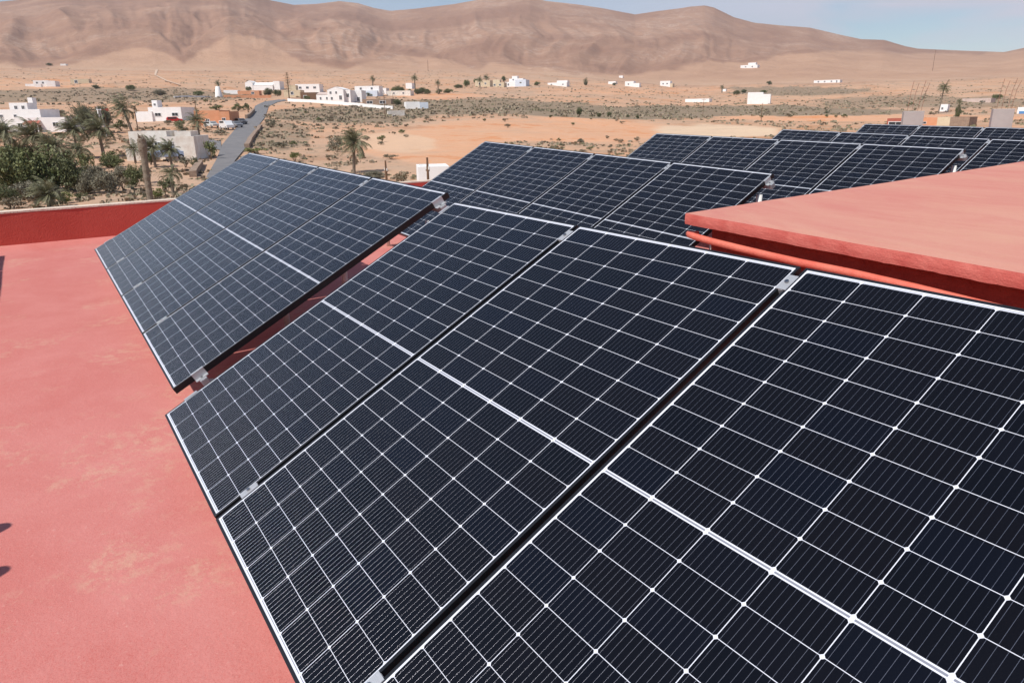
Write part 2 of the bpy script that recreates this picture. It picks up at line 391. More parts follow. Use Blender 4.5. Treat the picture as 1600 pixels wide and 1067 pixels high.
def panel_meshes():
    H = .035; L = .0105
    f = MB()
    f.box(0, L, 0, PH, -H, .0012); f.box(PW-L, PW, 0, PH, -H, .0012)
    f.box(L, PW-L, 0, L, -H, .0012); f.box(L, PW-L, PH-L, PH, -H, .0012)
    # return flange at the back
    f.box(L, .03, L, PH-L, -H, -H+.002); f.box(PW-.03, PW-L, L, PH-L, -H, -H+.002)
    fm = f.mesh('frame', MAT['frame'])
    bm = bmesh.new(); bm.from_mesh(fm); bmesh.ops.bevel(bm, geom=[e for e in bm.edges if max(v.co.z for v in e.verts) > 0], offset=.0008, segments=1, affect='EDGES'); bm.to_mesh(fm); bm.free()
    c = MB(); c.quad((L, L, 0), (PW-L, L, 0), (PW-L, PH-L, 0), (L, PH-L, 0)); cm = c.mesh('cell_sheet', MAT['glass_cells'])
    k = MB(); k.quad((L, L, -.004), (L, PH-L, -.004), (PW-L, PH-L, -.004), (PW-L, L, -.004)); k.box(PW/2-.05, PW/2+.05, PH/2-.04, PH/2+.04, -.022, -.0045)
    km = k.mesh('back_sheet', mat('white_back_sheet', (.70, .70, .70), .6))
    return fm, cm, km
FM, CM, KM = panel_meshes()
def add_panel(k, i, label):
    m = row_frame(k) @ Matrix.Translation((i*PITCHX, 0, 0))
    r = empty('solar_panel'); r.matrix_world = m
    tag(r, label, 'solar panel', 'dark solar panels mounted in tilted rows on the red roof')
    link(FM, 'frame', r); link(CM, 'cell_sheet', r); link(KM, 'back_sheet', r)
    return r
LAB = {
 'A': ['nearest row solar panel at its far left end, beside the gap to the bluish row', 'nearest row solar panel second from its left end, filling the picture centre',
       'largest and closest solar panel, cut off by the bottom right corner of the view'],
 'B': ['farthest left solar panel, its low corner reflecting the red parapet', 'bluish solar panel second from the left end of the left row',
       'bluish solar panel third from the left end of the left row', 'solar panel at the right end of the left row, next to the silver end clamp'],
 'C': ['second row back: solar panel at its left end, in front of the small white wall', 'second row back: solar panel second from its left end',
       'second row back: solar panel third from its left end', 'second row back: solar panel at its right end, lower part hidden by the red slab'],
 'D': ['third row back: solar panel at its left end against the pale sand', 'third row back: solar panel second from its left end',
       'third row back: solar panel third from its left end', 'third row back: solar panel at its right end, above the red slab'],
 'E': ['fourth row back: solar panel at its left end', 'fourth row back: solar panel second from its left end',
       'fourth row back: solar panel third from its left end', 'fourth row back: solar panel cut by the right picture edge'],
 'F': ['rearmost row: solar panel at its left end, in front of the dark carport', 'rearmost row: solar panel second from its left end, below the first concrete column',
       'rearmost row: solar panel third from its left end, below the second concrete column', 'rearmost row: solar panel at its right end beyond the picture edge'],
 'Z': ['solar panel %s of the row behind the viewer' % s for s in ('first', 'second', 'third', 'fourth')],
}
for k in 'ABCDEFZ':
    for i, l in enumerate(LAB[k]): add_panel(k, i, l)
# dirt-free racks: rails, clamps, legs
RACK = {'A': 'aluminium mounting rack holding the nearest row of panels', 'B': 'aluminium mounting rack holding the left bluish row of panels',
        'C': 'aluminium mounting rack holding the second row back', 'D': 'aluminium mounting rack holding the third row back',
        'E': 'aluminium mounting rack holding the fourth row back', 'F': 'aluminium mounting rack holding the rearmost row',
        'Z': 'aluminium mounting rack of the row behind the viewer'}
def mid_clamp_mesh():
    b = MB(); b.box(-.018, .018, -.036, .036, .0016, .0046); b.box(-.0085, .0085, -.037, .037, -.03, .0012)
    me = b.mesh('mid_clamp', MAT['alu']); return me
def bolt_mesh():
    b = MB(); b.tube([(0, 0, .0052), (0, 0, .0105)], .0075, 6); b.tube([(0, 0, .0106), (0, 0, .0108)], .0035, 8); return b.mesh('bolt', MAT['bolt'])
def end_clamp_mesh():
    # z-shaped clamp: lip on the frame, riser, base, with the serrated rail end showing under it
    b = MB(); b.box(-.013, .003, -.036, .036, .0016, .0050); b.box(.003, .0065, -.036, .036, -.036, .0050); b.box(.0065, .034, -.036, .036, -.037, -.0335)
    b.box(.004, .048, -.020, .020, -.078, -.0375)
    b.box(.0485, .052, -.016, -.010, -.074, -.040); b.box(.0485, .052, .010, .016, -.074, -.040); b.box(.0485, .052, -.004, .004, -.074, -.040)
    return b.mesh('end_clamp', MAT['alu'])
MC, BO, EC = mid_clamp_mesh(), bolt_mesh(), end_clamp_mesh()
VL, VU = .150, 1.825
for k in 'ABCDEFZ':
    n = len(LAB[k]); Lr = n*PITCHX-.02; m = row_frame(k); r = empty('mounting_rack'); r.matrix_world = m
    tag(r, RACK[k], 'mounting rack', 'aluminium racks under the panel rows')
    inv = m.inverted()
    for v in (VL, VU):
        b = MB(); b.box(-.012, Lr+.012, v-.018, v+.018, -.080, -.040); b.box(-.012, Lr+.012, v-.006, v+.006, -.0398, -.0372); b.build('rail', MAT['alu_dull'], r)
        for i in range(1, n):
            c = link(MC, 'mid_clamp', r, Matrix.Translation((i*PITCHX-.01, v, 0))); link(BO, 'bolt', c)
        for x, s in ((0, -1), (Lr, 1)):
            T = Matrix.Translation((x, v, 0)) @ Matrix.Rotation(0 if s > 0 else PI, 4, 'Z')
            c = link(EC, 'end_clamp', r, T); link(BO, 'bolt', c, Matrix.Translation((.019, 0, -.040)))
    # legs: rear post under the upper rail, short front foot, white tube brace
    xs = [(-.02 if k == 'B' else .25)] if False else [.02+(Lr-.04)*q/max(1, n-1) for q in range(n)]
    for q, x in enumerate(xs):
        top = m @ Vector((x, VU-.10, -.085)); low = m @ Vector((x, VL+.02, -.085))
        b = MB(); p0 = Vector((top.x, top.y, top.z)); p1 = Vector((top.x, top.y-.02, ZF))
        b.tube([inv @ p0, inv @ p1], .024, 12); b.build('rear_leg', MAT['white_tube'], r, smooth=True)
        b = MB(); b.tube([inv @ Vector((low.x, low.y, low.z)), inv @ Vector((low.x, low.y, ZF))], .022, 10); b.build('front_foot', MAT['white_tube'], r, smooth=True)
        mid = m @ Vector((x, 1.13, -.10)); b = MB(); b.tube([inv @ Vector((mid.x, mid.y, mid.z)), inv @ Vector((mid.x, mid.y+.01, ZF))], .024, 12); b.build('middle_leg', MAT['white_tube'], r, smooth=True)
        xr = min(max(x, .38), Lr-.38); b = MB(); b.box(xr-.02, xr+.02, VL-.05, VU+.03, -.123, -.083); b.build('sloping_rafter', MAT['frame'], r)

for i, (x, l) in enumerate(((.50, 'capped vent pipe left of the picture whose shadow tip falls on the floor, farther one'), (.86, 'capped vent pipe left of the picture whose shadow tip falls on the floor, nearer one'))):  # unseen pipes, added only to throw two shadow tips onto the floor
    t = empty('vent_pipe', (x, -1.43, ZF)); tag(t, l, 'vent pipe', 'vent pipes on the roof')
    b = MB(); b.tube([(0, 0, 0), (0, 0, .93)], .030, 14); b.build('pipe', MAT['white_tube'], t, smooth=True)
    b = MB(); b.tube([(0, 0, .90), (0, 0, .96), (0, 0, .99), (0, 0, 1.01)], [.045, .045, .034, .012], 14); b.build('cap', MAT['white_tube'], t, smooth=True)
# ------------------------------------------------------------------ terrain
FH = math.atan2(math.sin(YAW), math.cos(YAW))       # heading of the view (clockwise from +Y)
HZ = lambda xp: 188.7-.01406*xp                      # eye level as an image row, by image column
def bearing_col(X, Y):
    dx, dy = X-CAM[0], Y-CAM[1]; az = np.arctan2(dx, dy)-FH; az = (az+PI) % (2*PI)-PI
    azc = np.clip(az, -1.25, 1.25)
    return 800+1169*np.tan(azc), np.hypot(dx, dy), az
# height of the land with distance, west side and east side
RW = [0, 60, 100, 170, 250, 350, 500, 800, 1200, 1500]; ZW = [-3.9, -3.7, -3.2, -1.9, 1.0, 6.9, 14.8, 35.5, 66, 88]
RE_ = [0, 60, 100, 200, 300, 400, 600, 900, 1300, 1500]; ZE = [-3.9, -3.8, -3.6, -3.3, -1.4, 2.4, 11, 23, 42, 58]
SKX = [-3000, -800, -200, 0, 34, 69, 103, 124, 151, 172, 213, 247, 300, 380, 420, 447, 481, 516, 550, 577, 601, 625, 662, 722, 763, 800, 834, 857, 908, 942, 992, 1026, 1060, 1075, 1096, 1110, 1141, 1173, 1215, 1257, 1302, 1337, 1372, 1404, 1425, 1495, 1558, 1600, 1700, 1900, 2500, 5000]
SKY_ = [60, 30, 10, 13, 12, 9, 3, 1, 1, 3.5, 4, 0, -10, -18, -4, 9, 15.5, 14, 10, 13, 20, 24, 21, 14, 7, 3, 3, 9.5, 15, 20, 29, 24, 20, 17.5, 16, 19, 33, 41, 45, 48, 58, 65, 66, 75, 79, 82, 84, 75, 60, 50, 70, 100]
_rng = np.random.RandomState(7)
_T = _rng.rand(256, 256)
def vnoise(x, y):
    xi = np.floor(x).astype(int); yi = np.floor(y).astype(int); fx = x-xi; fy = y-yi
    fx = fx*fx*(3-2*fx); fy = fy*fy*(3-2*fy)
    a = _T[xi & 255, yi & 255]; b_ = _T[(xi+1) & 255, yi & 255]; c = _T[xi & 255, (yi+1) & 255]; d = _T[(xi+1) & 255, (yi+1) & 255]
    return (a*(1-fx)+b_*fx)*(1-fy)+(c*(1-fx)+d*fx)*fy
def fbm(x, y, o=5, g=.5):
    s = 0; a = 1; n = 0
    for i in range(o):
        s = s+a*vnoise(x*2**i+17.3*i, y*2**i+5.1*i); n += a; a *= g
    return s/n
def ridged(x, y, o=5, g=.5):
    s = 0; a = 1; n = 0
    for i in range(o):
        s = s+a*(1-np.abs(2*vnoise(x*2**i+31.7*i, y*2**i+9.1*i)-1)); n += a; a *= g
    return s/n
def sstep(x, a, b_):
    t = np.clip((x-a)/(b_-a), 0, 1); return t*t*(3-2*t)
R0, R1 = 1200., 2900.
FANX = [-600, 0, 30, 60, 110, 150, 200, 240, 275, 305, 340, 380, 410, 430, 470, 500, 550, 590, 620, 650, 690, 756, 780, 850, 900, 1000, 1060, 1110, 1150, 1200, 1260, 1500, 1600, 2400]
FANY = [90, 101, 98, 108, 105, 97, 82, 76, 82, 101, 80, 59, 56, 63, 90, 100, 108, 101, 93, 88, 92, 111, 99, 107, 119, 118, 107, 96, 101, 92, 84, 86, 80, 80]
def land(X, Y):
    X = np.asarray(X, float); Y = np.asarray(Y, float)
    xp, r, az = bearing_col(X, Y)
    w = sstep(xp, 700, 1150)
    z = np.interp(r, RW, ZW)*(1-w)+np.interp(r, RE_, ZE)*w
    und = sstep(r, 70, 260)
    z = z+und*(fbm(X/70, Y/70, 4)-.5)*np.clip(r*.010, 0, 7)
    z = z+sstep(r, 25, 60)*(fbm(X/9, Y/9, 3)-.5)*.5
    # hills
    D = np.maximum(np.cos(np.clip(az, -1.2, 1.2)), .3)
    t = np.clip((r-R0)/(R1-R0), 0, 1)
    sx = np.interp(xp, SKX, SKY_); E = HZ(np.clip(xp, -3000, 5000))-sx
    E = np.maximum(E, 30)
    zc = CAM[2]+E*(R1*D)/1227
    base = np.interp(R0, RW, ZW)*(1-w)+np.interp(R0, RE_, ZE)*w
    # foothill shoulders: wide rounded cones low on the slope
    q = az*1700+110*(fbm(X/700, Y/700, 3)-.5)
    cone = fbm(q/330+3.3, r/1900, 2)
    s = t**1.45
    s = s*(1-.35*np.sin(PI*t))+.35*np.sin(PI*t)*s
    zz = base+(zc-base)*s
    amp = (zc-base)*np.sin(PI*np.clip(t, 0, 1)**.85)**1.5*1.25
    rd = ridged(q/300+.7, r/3200+2, 5, .5)
    sp = ridged(q/95+5, r/1600, 4, .5)
    y0 = HZ(xp)-(zz-CAM[2])*1227/(np.maximum(r, 5)*D); fan = sstep(y0-np.interp(xp, FANX, FANY), -6, 8)
    soft = 1-.72*fan
    zz = zz+amp*((rd-.62)*.24*soft+(sp-.6)*.035*soft+(cone-.5)*.20+.05*fan)+amp*.022*soft*(ridged(q/34, r/420+8, 4, .55)-.6)
    back = sstep(r, R1, R1+900)
    zz = zz-back*(zc-base)*.55
    h = sstep(r, R0-200, R0+160)
    z = z*(1-h)+np.maximum(zz, z*0+base*.8)*h
    return z
def landf(x, y): return float(land(np.array([x]), np.array([y]))[0])
def ray(px, py):
    return AX*((px-800)/FPX)-AY*((py-533.5)/FPX)+AZ
def sight(px, py, far=2600):
    """where the line of sight of a surveyed point meets the land"""
    d = ray(px, py); d = d/np.hypot(d[0], d[1])
    rr = np.exp(np.linspace(math.log(12), math.log(far), 1600))
    P = CAM[None, :]+rr[:, None]*d[None, :]
    g = land(P[:, 0], P[:, 1]); k = np.where(P[:, 2] < g)[0]
    if len(k) == 0: return Vector(P[-1].tolist()), rr[-1]
    i = k[0]; a, b_ = (i-1 if i else 0), i
    fa = P[a, 2]-g[a]; fb = P[b_, 2]-g[b_]; t = fa/(fa-fb) if fa != fb else 0
    r = rr[a]+(rr[b_]-rr[a])*t; p = CAM+d*r
    return Vector((p[0], p[1], landf(p[0], p[1]))), r
def bear(px, r, py=180):
    d = ray(px, py); d = d/np.hypot(d[0], d[1]); p = CAM+d*r; return Vector((p[0], p[1], landf(p[0], p[1])))
def scale_at(p):
    """metres per photo pixel at a place"""
    q = np.array(p)-CAM; return float(q @ AZ)/FPX

def in_ell(xp, e, cx, cy, rx, ry, soft=.25):
    d = ((xp-cx)/rx)**2+((e-cy)/ry)**2; return 1-sstep(d, 1-soft, 1+soft)
def land_cover(X, Y, Z):
    """soil and scrub: real patches on the land, by bearing and elevation line"""
    xp, r, az = bearing_col(X, Y)
    y = HZ(xp)-(Z-CAM[2])*1227/(np.maximum(r, 5)*np.maximum(np.cos(az), .25))
    n = fbm(X/60, Y/60, 4); n2 = fbm(X/14+9, Y/14, 4); wx = xp+(n-.5)*90; wy = y+(n2-.5)*9
    scrub = .30+.5*(n2-.45)
    scrub = np.maximum(scrub, .85*in_ell(wx, wy, 760, 168, 190, 13))
    scrub = np.maximum(scrub, 1.0*in_ell(wx, wy, 1120, 176, 330, 11))
    scrub = np.maximum(scrub, .8*in_ell(wx, wy, 560, 180, 130, 14))
    scrub = np.maximum(scrub, .75*in_ell(wx, wy, 160, 150, 260, 12))
    scrub = np.maximum(scrub, .8*in_ell(wx, wy, 1250, 143, 120, 7))
    scrub = np.maximum(scrub, .7*in_ell(wx, wy, 1450, 160, 200, 10))
    scrub = np.maximum(scrub, .7*in_ell(wx, wy, 450, 215, 60, 25))
    orange = .35+.6*(n-.5)
    bare = in_ell(wx, wy, 870, 204, 210, 20)
    bare = np.maximum(bare, in_ell(wx, wy, 690, 232, 120, 28))
    bare = np.maximum(bare, in_ell(wx, wy, 1400, 186, 280, 5))
    bare = np.maximum(bare, in_ell(wx, wy, 690, 151, 60, 4))
    orange = np.maximum(orange, bare); scrub = scrub*(1-bare)
    orange = np.maximum(orange, .8*in_ell(wx, wy, 60, 131, 130, 7)); orange = np.maximum(orange, .75*in_ell(wx, wy, 1050, 143, 250, 6))
    orange = np.maximum(orange, .7*in_ell(wx, wy, 520, 200, 110, 8))
    sand = in_ell(wx, wy, 1120, 206, 110, 10); sand = np.maximum(sand, .6*in_ell(wx, wy, 640, 225, 60, 16))
    scrub = scrub*(1-sand)
    ft = np.interp(xp, FANX, FANY)+(fbm(xp/22, y/14, 4)-.5)*11
    fan = sstep(y-ft, -2.0, 3.5)*(.86+.28*(fbm(X/130, Y/130, 4)-.5))
    sand = np.where(r > 1180, np.clip(fan, 0, 1), sand)
    return np.clip(scrub, 0, 1), np.clip(orange, 0, 1), np.clip(sand, 0, 1)
def build_land():
    az = np.concatenate([np.linspace(-180, -46, 70, endpoint=False), np.linspace(-46, 46, 760, endpoint=False), np.linspace(46, 180, 70, endpoint=False)])*PI/180
    rr = np.concatenate([[2.0, 8.0], np.exp(np.linspace(math.log(14), math.log(1200), 260)), np.linspace(1212, 4300, 190)])
    A, Rr = np.meshgrid(az+FH, rr); X = CAM[0]+np.sin(A)*Rr; Y = CAM[1]+np.cos(A)*Rr
    Z = land(X, Y); na, nr = len(az), len(rr)
    v = np.stack([X, Y, Z], -1).reshape(-1, 3)
    i = np.arange(nr-1)[:, None]; j = np.arange(na)[None, :]; j2 = (j+1) % na
    f = np.stack([i*na+j, i*na+j2, (i+1)*na+j2, (i+1)*na+j], -1).reshape(-1, 4)[:, ::-1]
    me = bpy.data.meshes.new('ground'); me.vertices.add(len(v)); me.vertices.foreach_set('co', v.ravel())
    me.loops.add(f.size); me.loops.foreach_set('vertex_index', f.ravel().astype(np.int32))
    me.polygons.add(len(f)); me.polygons.foreach_set('loop_start', np.arange(0, f.size, 4, dtype=np.int32)); me.polygons.foreach_set('loop_total', np.full(len(f), 4, np.int32))
    me.update(calc_edges=True); me.polygons.foreach_set('use_smooth', np.ones(len(f), bool))
    s, o, sa = land_cover(X, Y, Z)
    hill = sstep(Rr, R0-260, R0+250)
    ca = me.color_attributes.new('cover', 'FLOAT_COLOR', 'POINT')
    ca.data.foreach_set('color', np.stack([s, o, sa, hill], -1).reshape(-1).astype(np.float32))
    me.materials.append(land_material())
    return tag(link(me, 'ground'), kind='structure')
def land_material():
    m = bpy.data.materials.new('dry_land'); m.use_nodes = True; g = G(m); b = g.n['Principled BSDF']
    at = g.new('ShaderNodeAttribute', attribute_name='cover'); sp = g.new('ShaderNodeSeparateColor'); g.l.new(at.outputs['Color'], sp.inputs[0])
    scr, org, snd, hill = sp.outputs[0], sp.outputs[1], sp.outputs[2], at.outputs['Alpha']
    P = g.new('ShaderNodeTexCoord').outputs['Object']
    nb = g.noise(P, .045, 8, .65); nm = g.noise(P, .35, 6, .7); nf = g.noise(P, 2.2, 5, .7)
    soil = g.mix(g.ramp(nb, .35, .65), (.475, .27, .158, 1), (.39, .205, .115, 1))
    soil = g.mix(org, soil, (.62, .265, .118, 1)); soil = g.mix(g.m('MULTIPLY', g.ramp(nm, .45, .7), .45), soil, (.64, .42, .28, 1))
    soil = g.mix(snd, soil, (.66, .49, .33, 1))
    fld = g.noise(P, .011, 9, .72, .8); fl2 = g.noise(P, .05, 7, .75, .3)
    soil = g.mix(g.m('MULTIPLY', g.m('MULTIPLY', g.ramp(fld, .46, .60), g.m('SUBTRACT', 1.0, g.m('MULTIPLY', org, .7))), .85), soil, (.40, .265, .185, 1))
    soil = g.mix(g.m('MULTIPLY', g.ramp(fl2, .54, .66), .45), soil, (.33, .25, .185, 1))
    soil = g.mix(g.m('MULTIPLY', g.ramp(fl2, .44, .36), .35), soil, (.66, .47, .33, 1))
    veg = g.mix(g.ramp(nm, .4, .65), (.215, .172, .12, 1), (.285, .215, .15, 1)); veg = g.mix(g.m('MULTIPLY', g.ramp(nf, .5, .7), .6), veg, (.165, .145, .095, 1))
    thr = g.m('SUBTRACT', g.m('ADD', g.m('MULTIPLY', nm, .55), g.m('MULTIPLY', nf, .45)), g.m('MULTIPLY', g.m('SUBTRACT', 1.0, scr), .42))
    c = g.mix(g.m('MULTIPLY', g.ramp(thr, .20, .42), .92), soil, veg)
    # hills: brown volcanic skin, tan fans, pale limestone streaks
    h1 = g.noise(P, .0022, 8, .62, .4); h2 = g.noise(P, .012, 8, .7, .2); h3 = g.noise(P, .06, 6, .7)
    hc = g.mix(g.ramp(h1, .42, .60), (.30, .168, .112, 1), (.385, .228, .152, 1))
    hc = g.mix(g.m('MULTIPLY', g.ramp(h2, .46, .66), .5), hc, (.25, .145, .105, 1))
    hc = g.mix(g.m('MULTIPLY', g.ramp(h3, .5, .75), .3), hc, (.46, .31, .22, 1))
    st = g.noise(P, .006, 8, .75, 1.2); pal = g.m('MULTIPLY', g.ramp(g.m('ABSOLUTE', g.m('SUBTRACT', st, .52)), .0, .018, (1, 1, 1, 1), (0, 0, 0, 1)), g.ramp(h1, .48, .62))
    hc = g.mix(g.m('MULTIPLY', pal, .5), hc, (.66, .54, .44, 1))
    spots = g.ramp(g.noise(P, .03, 9, .8, .5), .56, .68); hc = g.mix(g.m('MULTIPLY', spots, .20), hc, (.23, .155, .125, 1))
    tan = g.mix(g.ramp(h2, .4, .65), (.51, .315, .205, 1), (.45, .27, .175, 1)); tan = g.mix(g.m('MULTIPLY', pal, .5), tan, (.64, .47, .34, 1))
    hc = g.mix(g.m('MULTIPLY', snd, .92), hc, tan)
    c = g.mix(hill, c, hc)
    g.l.new(c, b.inputs['Base Color']); b.inputs['Roughness'].default_value = .95; b.inputs['Specular IOR Level'].default_value = .1
    bp = g.new('ShaderNodeBump'); bp.inputs['Strength'].default_value = .8; bp.inputs['Distance'].default_value = 3.0
    hb = g.m('ADD', g.m('MULTIPLY', g.m('MULTIPLY', h2, hill), 3.5), g.m('MULTIPLY', g.m('ADD', nm, g.m('MULTIPLY', nf, .25)), .09))
    g.l.new(hb, bp.inputs['Height']); g.l.new(bp.outputs[0], b.inputs['Normal'])
    return m
build_land()

# ------------------------------------------------------------------ road
def ribbon(name, L, Rg, mt, lift, sub=10, kind='structure'):
    V = []; F = []
    pts = []
    for k in range(len(L)-1):
        for s in range(sub):
            t = s/sub; a = [L[k][i]*(1-t)+L[k+1][i]*t for i in (0, 1)]; c = [Rg[k][i]*(1-t)+Rg[k+1][i]*t for i in (0, 1)]; pts.append((a, c))
    pts.append((L[-1], Rg[-1]))
    W_ = []
    for a, c in pts:
        A, _ = sight(*a); C_, _ = sight(*c); W_.append((A, C_))
    nw = 6
    for A, C_ in W_:
        for q in range(nw+1):
            t = q/nw; x = A.x*(1-t)+C_.x*t; y = A.y*(1-t)+C_.y*t; V.append((x, y, landf(x, y)+lift))
    for i in range(len(W_)-1):
        for q in range(nw):
            a = i*(nw+1)+q; F.append((a, a+1, a+nw+2, a+nw+1))
    me = bpy.data.meshes.new(name); me.from_pydata(V, [], F); me.materials.append(mt)
    bm = bmesh.new(); bm.from_mesh(me); bmesh.ops.recalc_face_normals(bm, faces=bm.faces[:])
    if sum(f.normal.z for f in bm.faces) < 0: bmesh.ops.reverse_faces(bm, faces=bm.faces[:])
    bm.to_mesh(me); bm.free()
    return tag(link(me, name), kind=kind)
asphalt = mat('worn_asphalt', (.165, .158, .160), .9, var=(.21, .20, .195), scale=.6, bump=.2)
RL = [(322, 280), (338, 252), (347, 228), (369, 201), (394, 176), (399, 166), (413, 159.5), (437, 156)]
RR = [(352, 285), (368, 252), (386, 230), (402, 200), (414, 184), (420, 167), (433, 160.5), (449, 157.5)]
ribbon('road', RL, RR, asphalt, .14)
ribbon('side_road', [(300, 217), (345, 221)], [(302, 226), (346, 236)], asphalt, .10)
ribbon('footpath', [(243, 110), (241, 118), (258, 127), (280, 134)], [(247, 110), (244, 118), (262, 127), (283, 134)], mat('pale_track', (.60, .44, .32), .95), .5, 8)
# ------------------------------------------------------------------ buildings
MAT['white_wall'] = mat('limewashed_wall', (.88, .87, .85), .85, var=(.80, .78, .75), scale=.7)
MAT['cream_wall'] = mat('cream_wall', (.66, .56, .40), .85, var=(.56, .45, .30), scale=.8)
MAT['terracotta'] = mat('terracotta_wall', (.60, .27, .14), .85, var=(.66, .33, .19), scale=.6)
MAT['stone'] = mat('rubble_stone', (.36, .26, .19), .95, var=(.22, .15, .11), scale=2.5, bump=.8, bscale=6)
MAT['ruin'] = mat('patchy_limewash', (.82, .79, .72), .92, var=(.50, .38, .28), scale=1.1, bump=.6, bscale=8, amt=.55)
MAT['tile'] = mat('red_clay_tile', (.42, .12, .08), .85, var=(.30, .09, .06), scale=3)
MAT['dark'] = mat('dark_glass', (.03, .035, .04), .2, spec=.6)
MAT['wood'] = mat('brown_wood', (.13, .07, .04), .7, var=(.20, .11, .06), scale=5)
MAT['frame_w'] = mat('white_window_frame', (.8, .8, .8), .6)
MAT['roof_pale'] = mat('pale_roof', (.62, .50, .44), .9, var=(.50, .38, .33), scale=.6)
MAT['blue'] = mat('blue_paint', (.10, .25, .50), .5)
MAT['concrete'] = mat('raw_concrete', (.42, .40, .37), .9, var=(.34, .32, .30), scale=2.0, bump=.3)
MAT['rust'] = mat('rusty_rebar', (.30, .17, .12), .8)
MAT['bluewhite'] = mat('bluish_white_wall', (.66, .72, .80), .85, var=(.58, .63, .70), scale=.6)
def window(parent, x, z, w, h, y=0.0, shut=False):
    fr = MB(); t = max(.06, min(w, h)*.12)
    fr.box(x-w/2-t, x+w/2+t, y-.07, y-.002, z+h, z+h+t); fr.box(x-w/2-t, x+w/2+t, y-.09, y-.002, z-t, z)
    fr.box(x-w/2-t, x-w/2, y-.07, y-.002, z, z+h); fr.box(x+w/2, x+w/2+t, y-.07, y-.002, z, z+h); fr.box(x-t*.3, x+t*.3, y-.05, y-.002, z, z+h)
    f = fr.build('window', MAT['frame_w'], parent)
    p = MB(); p.box(x-w/2, x+w/2, y-.03, y-.001, z, z+h); p.build('pane', MAT['wood'] if shut else MAT['dark'], f)
def house(label, px, depth, blocks, yaw=-16.0, wall='white_wall', group=None, name='house', cat='house', py=None, roofm='roof_pale'):
    """px = (left, right, foot) in survey units; blocks in fractions: (x0,x1,y0,y1 as depth fractions,height in px,[windows],[doors],opts)"""
    xl, xr, yb = px; c, r = sight((xl+xr)/2, yb); s = scale_at(c)
    wd = (xr-xl)*s
    az = math.atan2(c.x-CAM[0], c.y-CAM[1])
    h = empty(name, (c.x, c.y, c.z-.1), -az+R(yaw)); tag(h, label, cat, group)
    for bk in blocks:
        fx0, fx1, fy0, fy1, hp = bk[:5]; opt = bk[5] if len(bk) > 5 else {}
        x0, x1 = (fx0-.5)*wd, (fx1-.5)*wd; y0, y1 = fy0*depth, fy1*depth; H = hp*s; z0 = opt.get('z0', 0)*s
        wm = MAT[opt.get('wall', wall)]
        b = MB(); b.box(x0, x1, y0, y1, -2.5 if z0 == 0 else z0, H-.02)
        if not opt.get('gable'):
            t = .18; e = .28
            b.box(x0, x1, y0, y0+t, H-.02, H+e); b.box(x0, x1, y1-t, y1, H-.02, H+e); b.box(x0, x0+t, y0+t, y1-t, H-.02, H+e); b.box(x1-t, x1, y0+t, y1-t, H-.02, H+e)
        wl = b.build('wall', wm, h)
        if opt.get('gable'):
            b = MB(); gh = opt['gable']*s; ym = (y0+y1)/2; o = .15; xm = (x0+x1)/2
            if opt.get('front'):
                A, B_, C_ = (x0-o, H-.01), (x1+o, H-.01), (xm, H+gh)
                b.quad((A[0], y0-o, A[1]), (C_[0], y0-o, C_[1]), (C_[0], y1+o, C_[1]), (A[0], y1+o, A[1])); b.quad((C_[0], y0-o, C_[1]), (B_[0], y0-o, B_[1]), (B_[0], y1+o, B_[1]), (C_[0], y1+o, C_[1]))
                b.poly([(A[0], y0-.01, A[1]), (B_[0], y0-.01, B_[1]), (C_[0], y0-.01, C_[1])]); b.poly([(B_[0], y1+.01, B_[1]), (A[0], y1+.01, A[1]), (C_[0], y1+.01, C_[1])])
                b.build('roof', MAT[opt.get('roof', 'white_wall')], h)
            else:
                b.quad((x0-o, y0-o, H-.01), (x1+o, y0-o, H-.01), (x1+o, ym, H+gh), (x0-o, ym, H+gh)); b.quad((x0-o, ym, H+gh), (x1+o, ym, H+gh), (x1+o, y1+o, H-.01), (x0-o, y1+o, H-.01))
                b.poly([(x0-.01, y1, H-.01), (x0-.01, y0, H-.01), (x0-.01, ym, H+gh-.02)]); b.poly([(x1+.01, y0, H-.01), (x1+.01, y1, H-.01), (x1+.01, ym, H+gh-.02)])
                b.build('roof', MAT[opt.get('roof', 'tile')], h)
        else:
            b = MB(); b.box(x0+.18, x1-.18, y0+.18, y1-.18, H, H+.06); b.build('roof', MAT[roofm], h)
        for (wx, wz, ww, wh) in opt.get('win', []):
            window(h, x0+(x1-x0)*wx, (H-z0)*wz+z0, ww*s, wh*s, y0)
        for (wx, ww, wh) in opt.get('door', []):
            d = MB(); xx = x0+(x1-x0)*wx; d.box(xx-ww*s/2, xx+ww*s/2, y0-.05, y0-.001, z0, z0+wh*s); d.build('door', MAT['wood'], h)
    return h, wd, s
# left foreground village
h, wd, s = house('long white house with roof tower and red tiled porch at the far left edge', (-16, 102, 207), 11,
  [(0, .62, .25, 1, 33, {'win': [(.20, .72, 4, 3.5), (.48, .72, 4, 3.5)]}), (.31, 1, 0, .9, 20.5, {'win': [(.18, .42, 8, 5.5), (.82, .45, 8, 5.5)]}),
   (.21, .44, .35, .7, 43, {'z0': 33, 'win': [(.35, .25, 4, 5), (.75, .25, 4, 5)]}), (.37, .43, .6, .75, 51, {'z0': 43})], yaw=-28)
b = MB(); x0 = (.31+.69*.28-.5)*wd; x1 = (.31+.69*.56-.5)*wd; 
b.quad((x0, -1.6, 12.5*s), (x1, -1.6, 12.5*s), (x1, -.01, 18*s), (x0, -.01, 18*s)); b.build('porch_roof', MAT['tile'], h)
for k in range(5):
    b = MB(); xx = x0+.1+(x1-x0-.2)*k/4; b.box(xx-.08, xx+.08, -1.5, -1.34, -1, 12.6*s); b.build('porch_post', MAT['frame_w'], h)
